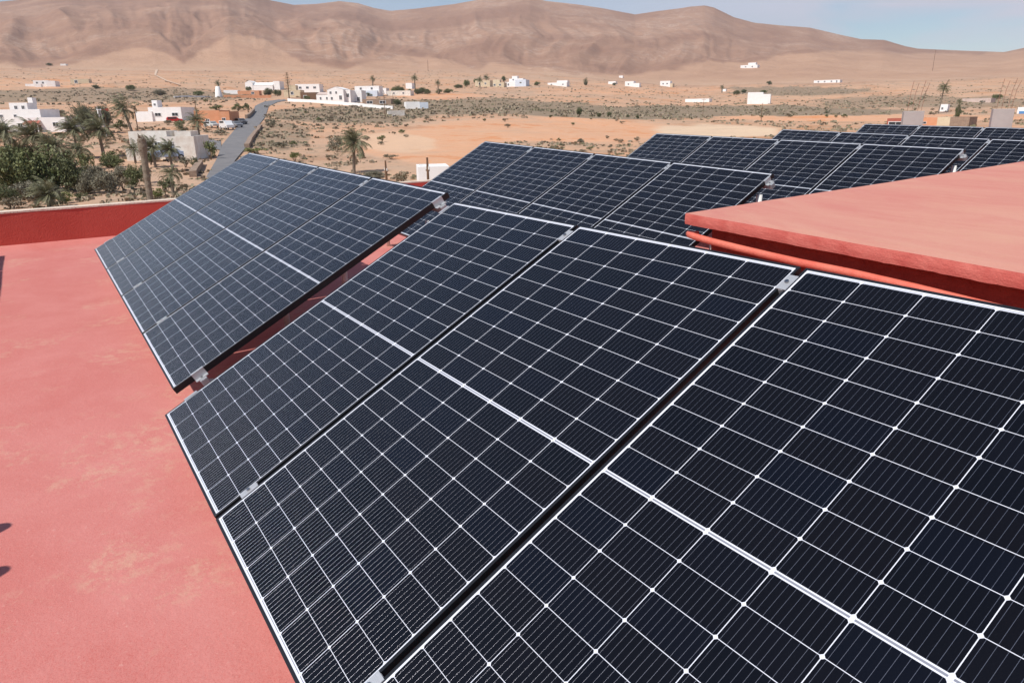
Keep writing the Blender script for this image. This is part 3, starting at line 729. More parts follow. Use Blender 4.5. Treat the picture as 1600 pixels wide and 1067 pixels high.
b = MB(); b.box(x0+.1, x1-.1, -.04, -.001, 0, 11*s); b.build('door', MAT['wood'], h)
house('white house with pinkish roof and a small square roof tower, right of the feathery tree', (214, 284, 190), 10,
  [(0, .36, 0, .8, 14, {}), (.27, 1, .05, 1, 20, {'win': [(.28, .42, 9, 4.5), (.80, .42, 9, 4.5)]}), (.21, .33, .5, .8, 31, {'z0': 14, 'win': [(.5, .62, 3, 3)]})], yaw=-25)
house('terracotta orange flat roofed house beside the parked cars', (306, 362, 197), 8, [(0, .70, 0, 1, 22, {'win': [(.50, .25, 5, 5)]}), (.705, 1, -.12, .8, 20, {'win': [(.45, .40, 5, 4)]})], yaw=-20, wall='terracotta')
house('unfinished ruin with patchy limewash and an open doorway, behind the bare palm trunk', (202, 305, 252), 6,
  [(.0, .55, .30, 1, 42, {'win': [(.72, .52, 8, 7)]}), (.553, 1, 0, 1.1, 34, {'win': [(.22, .70, 7, 6)]}), (.0, .30, .02, .295, 17, {}), (.62, .86, .5, 1.05, 41, {'z0': 34})], yaw=-17, wall='ruin', roofm='stone', cat='ruin')
# windmill
c, r = sight(342, 152); s = scale_at(c); t = empty('windmill', (c.x, c.y, c.z)); tag(t, 'white conical old windmill tower without sails on the low ridge left of the road', 'windmill')
b = MB(); b.tube([(0, 0, -.5), (0, 0, 0), (0, 0, 15*s), (0, 0, 15.6*s)], [5.6*s, 5.6*s, 3.2*s, 2.6*s], 20); b.build('tower', MAT['white_wall'], t, smooth=True)
b = MB(); b.box(-9*s, -3*s, -3*s, 3*s, -.5, 6.5*s); b.build('annex', MAT['white_wall'], t)
def wall_line(label, pts, hpx, thick, m='white_wall', name='garden_wall', cat='wall', group=None):
    b = MB(); W_ = [sight(*p)[0] for p in pts]
    s = scale_at(W_[len(W_)//2]); H = hpx*s; z = []
    for A, C_ in zip(W_[:-1], W_[1:]):
        n = 8
        for k in range(n):
            a = A.lerp(C_, k/n); c = A.lerp(C_, (k+1)/n); d = (c-a); d.z = 0; d.normalize(); nn = Vector((-d.y, d.x, 0))*thick/2
            za, zc = landf(a.x, a.y), landf(c.x, c.y)
            P = [a-nn, c-nn, c+nn, a+nn]; n0 = len(b.v)
            zz = [za, zc, zc, za]
            b.v += [(p.x, p.y, q-1.0) for p, q in zip(P, zz)]+[(p.x, p.y, q+H) for p, q in zip(P, zz)]
            for q in ((4, 5, 6, 7), (0, 1, 5, 4), (2, 3, 7, 6), (0, 4, 7, 3), (1, 2, 6, 5)): b.f.append(tuple(n0+i for i in q)); b.m.append(0)
    return tag(b.build(name, MAT[m]), label, cat, group)
wall_line('low white wall running left from the windmill', [(272, 153), (330, 153)], 2, .4)
wall_line('terracotta wall right of the windmill towards the road', [(350, 153), (424, 153)], 4, .4, 'terracotta')
wall_line('long white boundary wall below the white villas right of the road', [(450, 158.5), (500, 161.5), (560, 166), (614, 171)], 4.5, .4)
wall_line('brown dry stone wall along the right kerb of the road', [(386, 232), (398, 212), (408, 199)], 5, .7, 'stone', 'stone_wall')
wall_line('brown dry stone wall at the bend left of the road', [(385, 186), (397, 175)], 5, .7, 'stone', 'stone_wall')
wall_line('broken stone wall with a white painted end at the field corner', [(606, 182), (632, 181)], 8, .6, 'ruin', 'stone_wall')
wall_line('small brown stone retaining wall by the ruin', [(302, 277), (313, 258)], 8, .6, 'stone', 'stone_wall')
# village across the road
house('long white church like house on the ridge left of the road top', (384, 437, 141.5), 12, [(.0, .22, 0, 1, 12, {'gable': 3, 'front': 1}), (.2, .8, .02, .9, 8, {'gable': 4, 'roof': 'white_wall'}), (.81, 1, .1, 1, 13, {})], yaw=-18, cat='church')
house('low shed with pale roof between the windmill and the church like house', (350, 372, 147), 6, [(0, 1, 0, 1, 5, {})], wall='white_wall', name='shed', cat='shed')
house('brown low outbuilding under the church like house', (372, 405, 149), 6, [(0, 1, 0, 1, 6, {'win': [(.7, .3, 4, 3)]})], wall='terracotta', name='outbuilding', cat='shed')
house('white upper house with a row of dark windows behind the tall norfolk pine', (462, 500, 145), 9, [(0, 1, 0, 1, 12, {'win': [(.2, .5, 4, 3), (.5, .5, 4, 3), (.8, .5, 4, 3)]})], yaw=-18)
house('yellow and ochre house half hidden by the norfolk pine', (444, 470, 152), 8, [(0, 1, 0, 1, 10, {'win': [(.5, .4, 4, 4)]}), (.3, .7, .2, .8, 17, {'z0': 10})], wall='cream_wall')
house('dark brown roofed outbuilding between the two white villas', (470, 495, 157), 7, [(0, 1, 0, 1, 11, {'win': [(.3, .3, 5, 4)]})], wall='wood', name='outbuilding', cat='shed')
house('two storey white villa with a front gable behind the long white wall', (494, 548, 160), 11,
  [(0, .42, 0, 1, 12, {'gable': 4, 'roof': 'roof_pale', 'win': [(.3, .35, 2.5, 4), (.75, .35, 2.5, 4)]}), (.36, .84, -.08, .9, 19, {'gable': 4, 'front': 1, 'win': [(.2, .66, 3, 3.5), (.55, .66, 2.5, 3.5), (.8, .2, 4, 6), (.25, .2, 3, 4)]}), (.84, 1, .1, 1, 17, {'win': [(.5, .45, 4, 5)]})], yaw=-20)
house('square white house with a dark garage opening right of the gabled villa', (548, 566, 160), 8, [(0, 1, 0, 1, 17, {'win': [(.3, .1, 4, 6), (.7, .1, 4, 6)]})])
house('wide white flat roofed house with bluish lower wall behind the villas', (553, 592, 151), 10, [(0, 1, .2, 1, 15, {'win': [(.25, .7, 3, 3), (.7, .7, 3, 3)]}), (.05, .95, 0, .2, 8, {'wall': 'bluewhite'})], yaw=-16)
house('small white house right of the wide white one', (590, 604, 148), 7, [(0, 1, 0, 1, 9, {'win': [(.5, .5, 3, 3)]})])
house('low grey shed with a dark opening under the wide white house', (566, 612, 163), 8, [(0, 1, 0, 1, 7, {'win': [(.25, .2, 9, 3.5), (.7, .2, 9, 3.5)]})], wall='stone', name='shed', cat='shed')
house('pale walled plot house with a blue painted gate at the field edge', (635, 669, 170.5), 9, [(0, .62, 0, 1, 10, {}), (.63, 1, -.1, .8, 9, {'wall': 'bluewhite'})], yaw=6)
house('pale stone house among the garden palms', (604, 642, 150), 8, [(0, 1, 0, 1, 7, {'win': [(.3, .4, 2.5, 2.5), (.7, .4, 2.5, 2.5)]})], wall='ruin')
house('white cube house above the garden palms', (634, 644, 139), 7, [(0, 1, 0, 1, 8, {})])
house('cream low house with palms, left of the bluish houses', (742, 766, 136), 9, [(0, 1, 0, 1, 9, {'win': [(.3, .4, 2.5, 2.5), (.7, .4, 2.5, 2.5)]})], wall='cream_wall')
house('ochre two block house just left of the bluish white houses', (766, 788, 136), 9, [(0, 1, 0, 1, 6, {'win': [(.3, .3, 3, 2.5), (.7, .3, 3, 2.5)]}), (.1, .6, .4, 1, 10.5, {'z0': 6})], wall='cream_wall')
house('stacked bluish white houses on the far ridge, largest of the distant group', (788, 823, 136), 12, [(0, .55, 0, 1, 7, {'win': [(.3, .3, 2, 3)]}), (.15, .8, .3, 1, 12, {'z0': 5, 'win': [(.3, .7, 2, 2)]}), (.5, 1, -.1, .9, 10, {'wall': 'bluewhite', 'win': [(.5, .5, 3, 2)]}), (.25, .5, .5, .9, 16, {'z0': 12})])
house('distant white farmhouse with a raised middle right of the bluish houses', (855, 886, 134.5), 10, [(0, 1, 0, 1, 4.5, {'win': [(.2, .3, 2, 1.6), (.8, .3, 2, 1.6)]}), (.45, 1, .2, 1, 7.5, {'z0': 4.5})])
house('tiny distant white house, third along the far ridge', (950, 962, 132), 8, [(0, 1, 0, 1, 4, {})])
house('distant white two step house on the ridge right of centre', (976, 999, 136), 9, [(0, .6, 0, 1, 8, {'win': [(.4, .4, 2, 2)]}), (.6, 1, 0, .8, 5, {})])
house('tiny white hut above the two step house on the slope', (967, 973, 122), 6, [(0, 1, 0, 1, 3, {})], name='hut', cat='hut')
house('small distant white house, rightmost on the far ridge', (1031, 1051, 135.5), 9, [(0, .8, 0, 1, 8, {'win': [(.3, .4, 2, 2), (.7, .4, 2, 2)]}), (.8, 1, 0, 1, 4, {'wall': 'cream_wall'})])
house('white farm on the hillside, highest building on the slope', (1157, 1183, 107), 16, [(0, 1, 0, 1, 4.5, {'win': [(.3, .3, 2, 1.5), (.7, .3, 2, 1.5)]}), (.4, .85, .3, 1, 8, {'z0': 4})])
house('low white wall like building lying in the scrub field', (1070, 1108, 160), 7, [(0, 1, 0, 1, 4.5, {})])
house('bright white windowless block standing in the grey scrub field', (1168, 1202, 163), 9, [(0, .66, 0, 1, 17, {}), (.66, 1, 0, 1, 14, {})], yaw=-3, roofm='white_wall')
house('tiny white hut between the white block and the ridge', (1129, 1134, 143.5), 4, [(0, 1, 0, 1, 3.5, {})], name='hut', cat='hut')
house('long low white house with small dark windows below the right hills', (1272, 1311, 130), 12, [(0, 1, 0, 1, 4, {'win': [(.18, .3, 2, 2), (.42, .3, 2, 2), (.68, .3, 2, 2), (.88, .3, 2, 2)]})])
house('white cottage pair with a dark middle, far left under the hills', (42, 86, 136), 12, [(0, .28, .1, .8, 4, {}), (.28, .75, 0, 1, 9, {'win': [(.25, .55, 2.5, 2.5), (.65, .55, 2.5, 2.5)]}), (.72, 1, -.2, .7, 8, {}), (.42, .6, -.5, -.2, 3.5, {})])
house('tan stone ruin with a dark doorway, far left under the hills', (112, 138, 130.5), 8, [(0, 1, 0, 1, 6, {'win': [(.3, .1, 4, 4)]})], wall='cream_wall', cat='ruin')
house('tiny pale house high on the left slope', (95, 103, 103), 8, [(0, 1, 0, 1, 2.5, {})])
house('small white house with one dark window at the foot of the right hand palm', (1467, 1479, 174.5), 4, [(0, 1, 0, 1, 10, {'win': [(.4, .35, 2.5, 3)]})], yaw=-10)
house('white box building cut by the right picture edge', (1590, 1606, 178), 6, [(0, 1, 0, 1, 9, {'wall': 'white_wall'}), (.3, 1, -.3, 0, 3, {'wall': 'blue'})])
house('dark opening carport shed left of the first concrete column', (1386, 1412, 197), 5, [(0, 1, 0, 1, 10, {'win': [(.5, .05, 20, 6)]})], wall='tile', name='carport', cat='shed')
house('small terracotta hut right of the first concrete column', (1438, 1464, 197), 4, [(0, 1, 0, 1, 11, {'win': [(.2, .35, 7, 3)]})], wall='terracotta', name='hut', cat='hut')
house('low hut with a flat red roof between the concrete columns', (1464, 1510, 198), 6, [(0, .42, .1, .9, 13, {'wall': 'cream_wall'}), (.42, 1, 0, 1, 13, {'wall': 'stone'})], name='hut', cat='hut', roofm='tile')
house('pinkish long farm shed in the field near the right edge', (1505, 1545, 160), 7, [(0, 1, 0, 1, 5, {})], wall='roof_pale', name='shed', cat='shed')
house('white block with a pole in front, just beyond the low red wall', (655, 703, 292), 3.0, [(0, 1, 0, 1, 27, {})], yaw=4, roofm='white_wall', cat='outbuilding')
# two unfinished concrete columns with rebar
for lab, xl, xr, yt, xw in (('first', 1412, 1438, 174, 0), ('second', 1551, 1577, 170.5, 0)):
    p = bear((xl+xr)/2, 22.0, 190); s = scale_at(p); w = 26*s/2; az = math.atan2(p.x-CAM[0], p.y-CAM[1])
    zt = CAM[2]+22.0*float(ray((xl+xr)/2, yt)[2]/np.hypot(*ray((xl+xr)/2, yt)[:2]))
    t = empty('concrete_column', (p.x, p.y, -4.0), -az+R(10)); tag(t, 'unfinished grey concrete column with tall rusty bars, left one beyond the rearmost row' if lab == 'first' else 'unfinished grey concrete column with rusty bars, nearer the right picture edge', 'column', 'unfinished concrete columns with rebar')
    b = MB(); b.box(-w, w, -w*.6, w*.6, -.5, zt+4.0); b.build('shaft', MAT['concrete'], t, bevel=.01)
    for k, (bx, by) in enumerate(((-.7, -.35), (-.15, .3), (.3, -.3), (.75, .35))):
        b = MB(); b.tube([(bx*w, by*w, zt+3.9), (bx*w+.035+.01*(k-1), by*w, zt+3.95+.5), (bx*w+.02*(k-1)+.08, by*w, zt+4.0+(41-3*(k % 2))*s)], .006, 6); b.build('rebar', MAT['rust'], t)
# utility poles
def pole(label, px, foot, top, cross=0, wood=True):
    c, r = sight(px, foot); s = scale_at(c); H = (foot-top)*s
    t = empty('utility_pole', (c.x, c.y, c.z-.3)); tag(t, label, 'pole', 'thin poles standing in the fields')
    rad = max(.11, .45*s) if r < 260 else .35*s
    b = MB(); b.tube([(0, 0, 0), (0, 0, H+.3)], [rad, rad*.65], 8); b.build('shaft', MAT['wood'], t)
    for q in range(cross):
        b = MB(); w = 4.5*s; b.box(-w, w, -.05, .05, H-.6-1.2*q, H-.5-1.2*q); b.build('crossarm', MAT['wood'], t)
        for e in (-.9, 0, .9):
            b2 = MB(); b2.tube([(w*e, 0, H-.5-1.2*q), (w*e, 0, H-.3-1.2*q)], .05, 6); b2.build('insulator', MAT['white_tube'], t)
pole('wooden pole with a crossarm in front of the white block beyond the red wall', 670, 302, 248, 2)
pole('thin leaning pole left of the white block near the red wall', 604, 281, 252, 1)
pole('thick wooden pole by the broken stone wall at the field corner', 602, 184, 144, 1)
pole('thin pole right of the thick one, behind the white boundary wall', 615, 172, 147)
pole('thin pole in the scrub field right of the low white building', 1098, 184, 154, 1)
pole('thin pole in front of the bright white block', 1189, 191, 163)
pole('slender pole on the pale slope above the garden palms', 669, 112, 95)
pole('pole beside the white house with the roof tower', 216, 206, 170, 1)
pole('tall mast on the right hill slope', 1457, 111, 80)
pole('short pole left of the terracotta house', 310, 200, 160)
# farm wind pump behind the palms
c, r = sight(163, 215); s = scale_at(c); t = empty('wind_pump', (c.x, c.y, c.z)); tag(t, 'small farm wind pump with a round white vane wheel among the palms', 'wind pump')
H = 41*s; b = MB()
for a in range(4):
    q = a*PI/2+.5; b.tube([(.9*math.cos(q), .9*math.sin(q), -.3), (.12*math.cos(q), .12*math.sin(q), H)], .05, 6)
for k in range(1, 5):
    f = 1-k/5*.87; P = [(.9*f*math.cos(a*PI/2+.5), .9*f*math.sin(a*PI/2+.5), H*k/5) for a in range(5)]
    for a in range(4): b.tube([P[a], P[a+1]], .03, 5)
b.build('lattice_tower', MAT['alu_dull'], t)
b = MB(); rw = 6*s
for k in range(14):
    a = 2*PI*k/14; d = Vector((math.cos(a), 0, math.sin(a))); e = Vector((-math.sin(a), 0.35, math.cos(a)))
    p = Vector((0, -.35, H)); b.quad(p+d*rw*.3-e*rw*.05, p+d*rw-e*rw*.13, p+d*rw+e*rw*.13, p+d*rw*.3+e*rw*.05)
b.tube([(0, -.5, H), (0, .3, H)], .12, 8); b.build('vane_wheel', MAT['frame_w'], t)
b = MB(); b.box(-.03, .03, .3, .3+rw, H-.05, H+.05); b.box(-.02, .02, .3+rw, .3+rw*1.7, H-.35*rw, H+.35*rw); b.build('tail', MAT['tile'], t)
# cars
def car(label, px, py, L, col, yaw, kind='van'):
    c, r = sight(px, py); az = math.atan2(c.x-CAM[0], c.y-CAM[1])
    t = empty('parked_car', (c.x, c.y, c.z+.08), -az+R(yaw)); tag(t, label, 'car', 'cars parked by the houses')
    m = mat('car_paint', col, .3, .1, spec=.6); w = .86; hh = 1.45 if kind != 'van' else 1.9
    prof = [(-L/2, .35), (L/2, .35), (L/2, .85), (L*.28, .98), (L*.13, hh), (-L*.42, hh), (-L/2, .95)] if kind == 'hatch' else [(-L/2, .35), (L/2, .35), (L/2, 1.0), (L*.36, 1.15), (L*.22, hh), (-L*.48, hh), (-L/2, 1.1)]
    if kind == 'pickup': prof = [(-L/2, .4), (L/2, .4), (L/2, .95), (L*.24, 1.05), (L*.12, 1.7), (-L*.1, 1.7), (-L*.13, 1.05), (-L/2, 1.05)]
    b = MB(); T = Matrix(((1, 0, 0, 0), (0, 0, 1, 0), (0, 1, 0, 0), (0, 0, 0, 1))); n = len(prof)
    b.v = [(x, -w, z) for x, z in prof]+[(x, w, z) for x, z in prof]; b.f = [tuple(range(n)), tuple(range(2*n-1, n-1, -1))]+[(i, i+n, (i+1) % n+n, (i+1) % n) for i in range(n)]; b.m = [0]*len(b.f)
    b.build('body', m, t, bevel=.05)
    g = MB(); zt = hh-.12 if kind != 'pickup' else 1.58; xa = -L*.4 if kind != 'pickup' else -L*.08
    for sgn in (-1, 1): g.box(xa, L*.14, sgn*w-.012 if sgn > 0 else -w-.012, sgn*w+.012 if sgn > 0 else -w+.012, zt-.42, zt)
    x1 = L*(.20 if kind != 'hatch' else .15); x2 = L*(.30 if kind != 'hatch' else .25); 
    g.quad((x2+.03, -w+.1, 1.12), (x2+.03, w-.1, 1.12), (x1+.06, w-.14, hh-.12), (x1+.06, -w+.14, hh-.12)); g.build('side_window', MAT['dark'], t)
    for x in (-L*.31, L*.31):
        for sgn in (-1, 1):
            q = MB(); q.tube([(x, sgn*(w-.12), .33), (x, sgn*(w+.02), .33)], .33, 16); o = q.build('wheel', mat('tyre', (.02, .02, .02), .8), t)
            q = MB(); q.tube([(x, sgn*(w+.021), .33), (x, sgn*(w+.03), .33)], .18, 12); q.build('rim', MAT['alu_dull'], o)
    for sgn in (-1, 1):
        q = MB(); q.box(L/2-.02, L/2+.015, sgn*w*.75-.13, sgn*w*.75+.13, .68, .82); q.build('headlight', MAT['frame_w'], t)
car('red hatchback parked in front of the white house with the roof tower', 273, 192, 4.0, (.55, .03, .03), 5, 'hatch')
car('white van parked by the road beside the terracotta house', 355, 203, 4.6, (.75, .75, .75), -70)
car('grey car parked behind the white van at the roadside', 369, 200, 4.2, (.25, .26, .28), -65, 'hatch')
car('dark grey car parked last in the line along the road', 376, 195, 4.2, (.12, .12, .13), -62, 'hatch')
car('pale car half hidden beside the terracotta house wall', 331, 200, 4.2, (.6, .62, .6), -60, 'hatch')
car('blue and white pickup under the bent palm', 260, 252, 4.8, (.35, .45, .62), 8, 'pickup')
# satellite dish
c = bear(1447, 60, 178); 
# ------------------------------------------------------------------ plants
def leaf_mat(name, a, b_, rough=.6):
    m = bpy.data.materials.new(name); m.use_nodes = True; g = G(m); b = g.n['Principled BSDF']
    P = g.new('ShaderNodeTexCoord').outputs['Object']; oi = g.new('ShaderNodeObjectInfo')
    c = g.mix(g.ramp(g.noise(P, 2.1, 4, .7), .38, .62), (*a, 1), (*b_, 1))
    c = g.mix(g.m('MULTIPLY', oi.outputs['Random'], .25), c, (.16, .13, .07, 1))
    g.l.new(c, b.inputs['Base Color']); b.inputs['Roughness'].default_value = rough; b.inputs['Specular IOR Level'].default_value = .25
    return m
LF = {'green': leaf_mat('green_leaves', (.11, .135, .052), (.19, .20, .085)), 'dark': leaf_mat('dark_leaves', (.080, .10, .045), (.145, .155, .070)),
      'grey': leaf_mat('grey_green_scrub', (.18, .165, .115), (.26, .235, .17)), 'dry': leaf_mat('dry_scrub', (.30, .235, .165), (.21, .17, .11)),
      'palm': leaf_mat('palm_fronds', (.125, .14, .070), (.23, .22, .13), .5), 'yel': leaf_mat('yellow_green_leaves', (.13, .15, .04), (.20, .20, .07))}
BARK = mat('brown_bark', (.16, .11, .07), .95, var=(.26, .19, .13), scale=6, bump=.8, bscale=12, stretch=(1, 1, 3))
BARKG = mat('grey_palm_bark', (.26, .21, .16), .95, var=(.15, .12, .09), scale=7, bump=1.0, bscale=10, stretch=(1, 1, 4))
def leaves(b, c, rad, n, size, rng, flat=1.0, lean=(0, 0, 0)):
    for _ in range(n):
        d = Vector((rng.gauss(0, 1), rng.gauss(0, 1), rng.gauss(0, 1))); d.normalize()
        k = rng.random()**.45
        p = Vector((c[0]+d.x*rad[0]*k, c[1]+d.y*rad[1]*k, c[2]+d.z*rad[2]*k))
        u = Vector((rng.gauss(0, 1), rng.gauss(0, 1), rng.gauss(0, 1)*flat))+Vector(lean); u.normalize()
        w = u.cross(Vector((rng.gauss(0, 1), rng.gauss(0, 1), rng.gauss(0, 1)))); w.normalize()
        s = size*(.55+.9*rng.random()); b.quad(p-u*s-w*s*.4, p+u*s*.2-w*s*.55, p+u*s, p-u*s*.1+w*s*.5)
def crown_mesh(name, mt, seed, lobes, n, size, flat=1.0, lean=(0, 0, 0), z0=.25):
    """unit crown: width 2, height about 1.6, foot at 0"""
    rng = random.Random(seed); b = MB()
    for k in range(lobes):
        a = rng.random()*2*PI; q = rng.random()**.6*.68; c = (math.cos(a)*q, math.sin(a)*q, z0+.25+rng.random()*.85*(1-.5*q))
        rr = .20+.22*rng.random(); leaves(b, c, (rr, rr, rr*.8), n//lobes, size, rng, flat, lean)
    return b.mesh(name, mt)
BUSH = {k: [crown_mesh('foliage', LF[k], 11*i+hash(k) % 7*0+len(k), 13, 620, .085) for i in range(2)] for k in ('green', 'dark', 'grey', 'dry', 'yel')}
DENSE = {k: [crown_mesh('crown', LF[k], 101+i, 30, 5200, .042, z0=.0) for i in range(2)] for k in ('green', 'dark', 'grey')}
def stems_mesh(seed, h=.8):
    rng = random.Random(seed); b = MB()
    for k in range(6):
        a = rng.random()*2*PI; q = .25+.4*rng.random()
        b.tube([(0, 0, -.1), (math.cos(a)*q*.4, math.sin(a)*q*.4, h*.4), (math.cos(a)*q, math.sin(a)*q, h)], [.035, .025, .008], 5)
    return b.mesh('stems', BARK)
STEM = stems_mesh(3)
def shrub(label, px, py, w, h, kind='green', group='bushes on the dry land', name='shrub', cat='shrub', base=None, v=0):
    c, r = sight(px, py); s = scale_at(c)
    if base: c = bear(px, base, py); s = scale_at(c)
    t = empty(name, (c.x, c.y, c.z-.05), random.random()*6); tag(t, label, cat, group)
    big = w > 34 and kind in DENSE
    for me in ((DENSE[kind][v] if big else BUSH[kind][v]), STEM):
        o = link(me, 'stems' if me is STEM else 'foliage', t); o.scale = (w*s/2, w*s/2, h*s/1.35)
    return t
def tree(label, px, py, w, h, kind='green', trunk=.35, group='trees among the houses', name='tree', v=0):
    c, r = sight(px, py); s = scale_at(c); t = empty(name, (c.x, c.y, c.z-.05), random.random()*6); tag(t, label, 'tree', group)
    H = h*s; b = MB(); b.tube([(0, 0, -.3), (.02*H, 0, H*.25), (.05*H, .02*H, H*.6)], [.05*H, .035*H, .012*H], 8)
    for k in range(4):
        a = k*1.6+.4; b.tube([(.02*H, 0, H*.28), (math.cos(a)*w*s*.15, math.sin(a)*w*s*.15, H*.5), (math.cos(a)*w*s*.28, math.sin(a)*w*s*.28, H*.7)], [.022*H, .014*H, .005*H], 6)
    b.build('trunk', BARK, t)
    o = link(DENSE[kind][v], 'crown', t, Matrix.Translation((0, 0, H*(trunk-.12)))); o.scale = (w*s/2, w*s/2, H*(1.08-trunk)/1.35)
    return t
def frond(b, p0, az, el, L, droop, wind, rng, nleaf=15, wl=.055):
    seg = 9; P = [Vector(p0)]; d = Vector((math.cos(az)*math.cos(el), math.sin(az)*math.cos(el), math.sin(el)))
    for k in range(seg):
        d = (d+Vector((0, 0, -droop*(k+1)/seg*.34))+wind*(.13*(k+1)/seg)).normalized(); P.append(P[-1]+d*(L/seg))
    for i in range(seg):
        w = .018*L*(1-i/seg)*.6+.004; s = (P[i+1]-P[i]).cross(Vector((0, 0, 1))); s = s.normalized() if s.length > 1e-4 else Vector((1, 0, 0))
        b.quad(P[i]-s*w, P[i+1]-s*w*.8, P[i+1]+s*w*.8, P[i]+s*w)
    for q in range(nleaf):
        t = .12+.88*q/nleaf; f = t*seg; i = min(int(f), seg-1); p = P[i].lerp(P[i+1], f-i); ax = (P[i+1]-P[i]).normalized()
        s = ax.cross(Vector((0, 0, 1))); s = s.normalized() if s.length > 1e-4 else Vector((1, 0, 0))
        ll = L*.27*math.sin(PI*min(1, .15+t*.85))**.6*(.8+.4*rng.random())
        for sg in (-1, 1):
            dd = (s*sg*.75+ax*.75+Vector((0, 0, -.30-.3*rng.random()))+wind*.25).normalized(); e = p+dd*ll; nn = ax*wl*L*.28
            b.poly([p-nn*.5, p+nn*.5, p+dd*ll*.6+nn*.45, e, p+dd*ll*.6-nn*.35])
def palm_crown(seed, n, droop, wind, nleaf=15, up=1.25, wl=.10):
    rng = random.Random(seed); b = MB()
    for k in range(n):
        az = 2*PI*k*.381966+rng.random()*.4; f = k/n; el = up-f*1.75+rng.gauss(0, .12)
        frond(b, (0, 0, 0), az, el, .85+.25*rng.random(), droop*(.7+.6*rng.random()), wind, rng, nleaf, wl)
    return b.mesh('crown', LF['palm'])
right_ = Vector((AX[0], AX[1], 0)).normalized(); fw_ = Vector((AZ[0], AZ[1], 0)).normalized()
WIND = right_*-1.9+fw_*.2
PC = [palm_crown(1, 44, 1.0, WIND), palm_crown(5, 36, 1.3, WIND*1.3), palm_crown(9, 40, .9, WIND*.3), palm_crown(12, 30, 1.5, WIND*1.6)]
PCD = [palm_crown(21+i, 60, 1.0, WIND*(.8+.3*i), 24, 1.3, .075) for i in range(2)]
def palm(label, cx, cy, foot, rad, lean=0, v=0, trunkw=3.2, dense=False, green=None, base=None):
    """crown centre, foot line and crown radius in survey units"""
    c, r = sight(cx-lean, foot)
    if base: c = bear(cx-lean, base, foot); c.z = landf(c.x, c.y)
    s = scale_at(c); t = empty('palm_tree', (c.x, c.y, c.z-.1)); tag(t, label, 'palm', 'date palms bent by the wind')
    H = max(.3, (foot-cy)*s+.1)
    if base: 
        d = ray(cx, cy); H = CAM[2]+d[2]/np.hypot(d[0], d[1])*base-c.z+.1; H = max(H, .3)
    off = right_*lean*s
    P = [Vector((0, 0, -.3))+off*(k/8)**1.3+Vector((0, 0, (H+.3)*k/8)) for k in range(9)]
    rr = [trunkw*s/2*(1.25-.35*k/8+.08*(k % 2)) for k in range(9)]
    b = MB(); b.tube(P, rr, 10); b.build('trunk', BARKG, t, smooth=True)
    o = link((PCD[v % 2] if dense else PC[v]), 'crown', t, Matrix.Translation(Vector((off.x, off.y, H)))); o.scale = (rad*s*1.15,)*3
    return t
random.seed(5)
# mid distance palm in the open field
palm('lone bushy date palm in the open field behind the left row of panels', 557, 226, 271, 27, 4, 0, 4, dense=True)
shrub('small dry bush at the left foot of the lone field palm', 515, 250, 15, 10, 'dry'); shrub('bright green round bush left of the lone field palm', 461, 252, 22, 16, 'yel')
shrub('brownish bush between the round green bush and the lone palm', 527, 238, 26, 26, 'grey', v=1); shrub('dry bush above the round green bush', 441, 232, 26, 10, 'grey')
shrub('tangled dry brush at the foot of the lone palm to its right', 585, 278, 42, 13, 'grey'); shrub('low brush between the poles near the red wall', 628, 284, 38, 16, 'dry', v=1)
shrub('small green bush upper right of the lone palm', 597, 222, 17, 10, 'green'); shrub('dry tuft to the right of the lone palm', 612, 249, 30, 9, 'dry')
# left garden
palm('wind bent date palm against the white house with the roof tower', 198, 172, 206, 26, -8, 1, 3.4)
palm('tall dark palm in the middle of the garden, left of the bare trunk', 161, 206, 246, 27, -2, 1, 4.2, dense=True)
palm('leaning palm with a thin trunk over the bare earth', 128, 236, 266, 24, -3, 0, 3.2)
palm('palm behind the green thicket, left of the tall dark palm', 122, 205, 248, 25, -2, 1, 3, dense=True)
palm('palm crown standing over the thicket at the far left edge', 14, 212, 252, 30, 0, 0, 4, dense=True)
palm('palm crown over the thicket in front of the tiled porch', 58, 214, 252, 30, 0, 1, 4, dense=True)
palm('half buried palm rising from the right side of the thicket', 90, 234, 268, 28, 0, 0, 4, dense=True)
palm('low dark green palm just behind the red parapet', 78, 305, 326, 31, 0, 1, 6, dense=True)
palm('drooping palm with hanging fronds right of the bare trunk', 271, 272, 305, 22, 0, 3, 4)
palm('bright green bent palm beside the blue and white pickup', 268, 236, 268, 20, -3, 3, 3.4, dense=True)
palm('green palm with fronds blown right behind the bare trunk', 240, 232, 262, 21, -4, 3, 3.4, dense=True)
palm('small palm in front of the limewashed ruin', 212, 234, 255, 16, 0, 2, 3)
palm('grey palm between the white house and the terracotta house', 312, 190, 218, 19, 0, 2, 3)
palm('brown palm at the right corner of the ruin', 287, 203, 224, 14, 0, 1, 2.6)
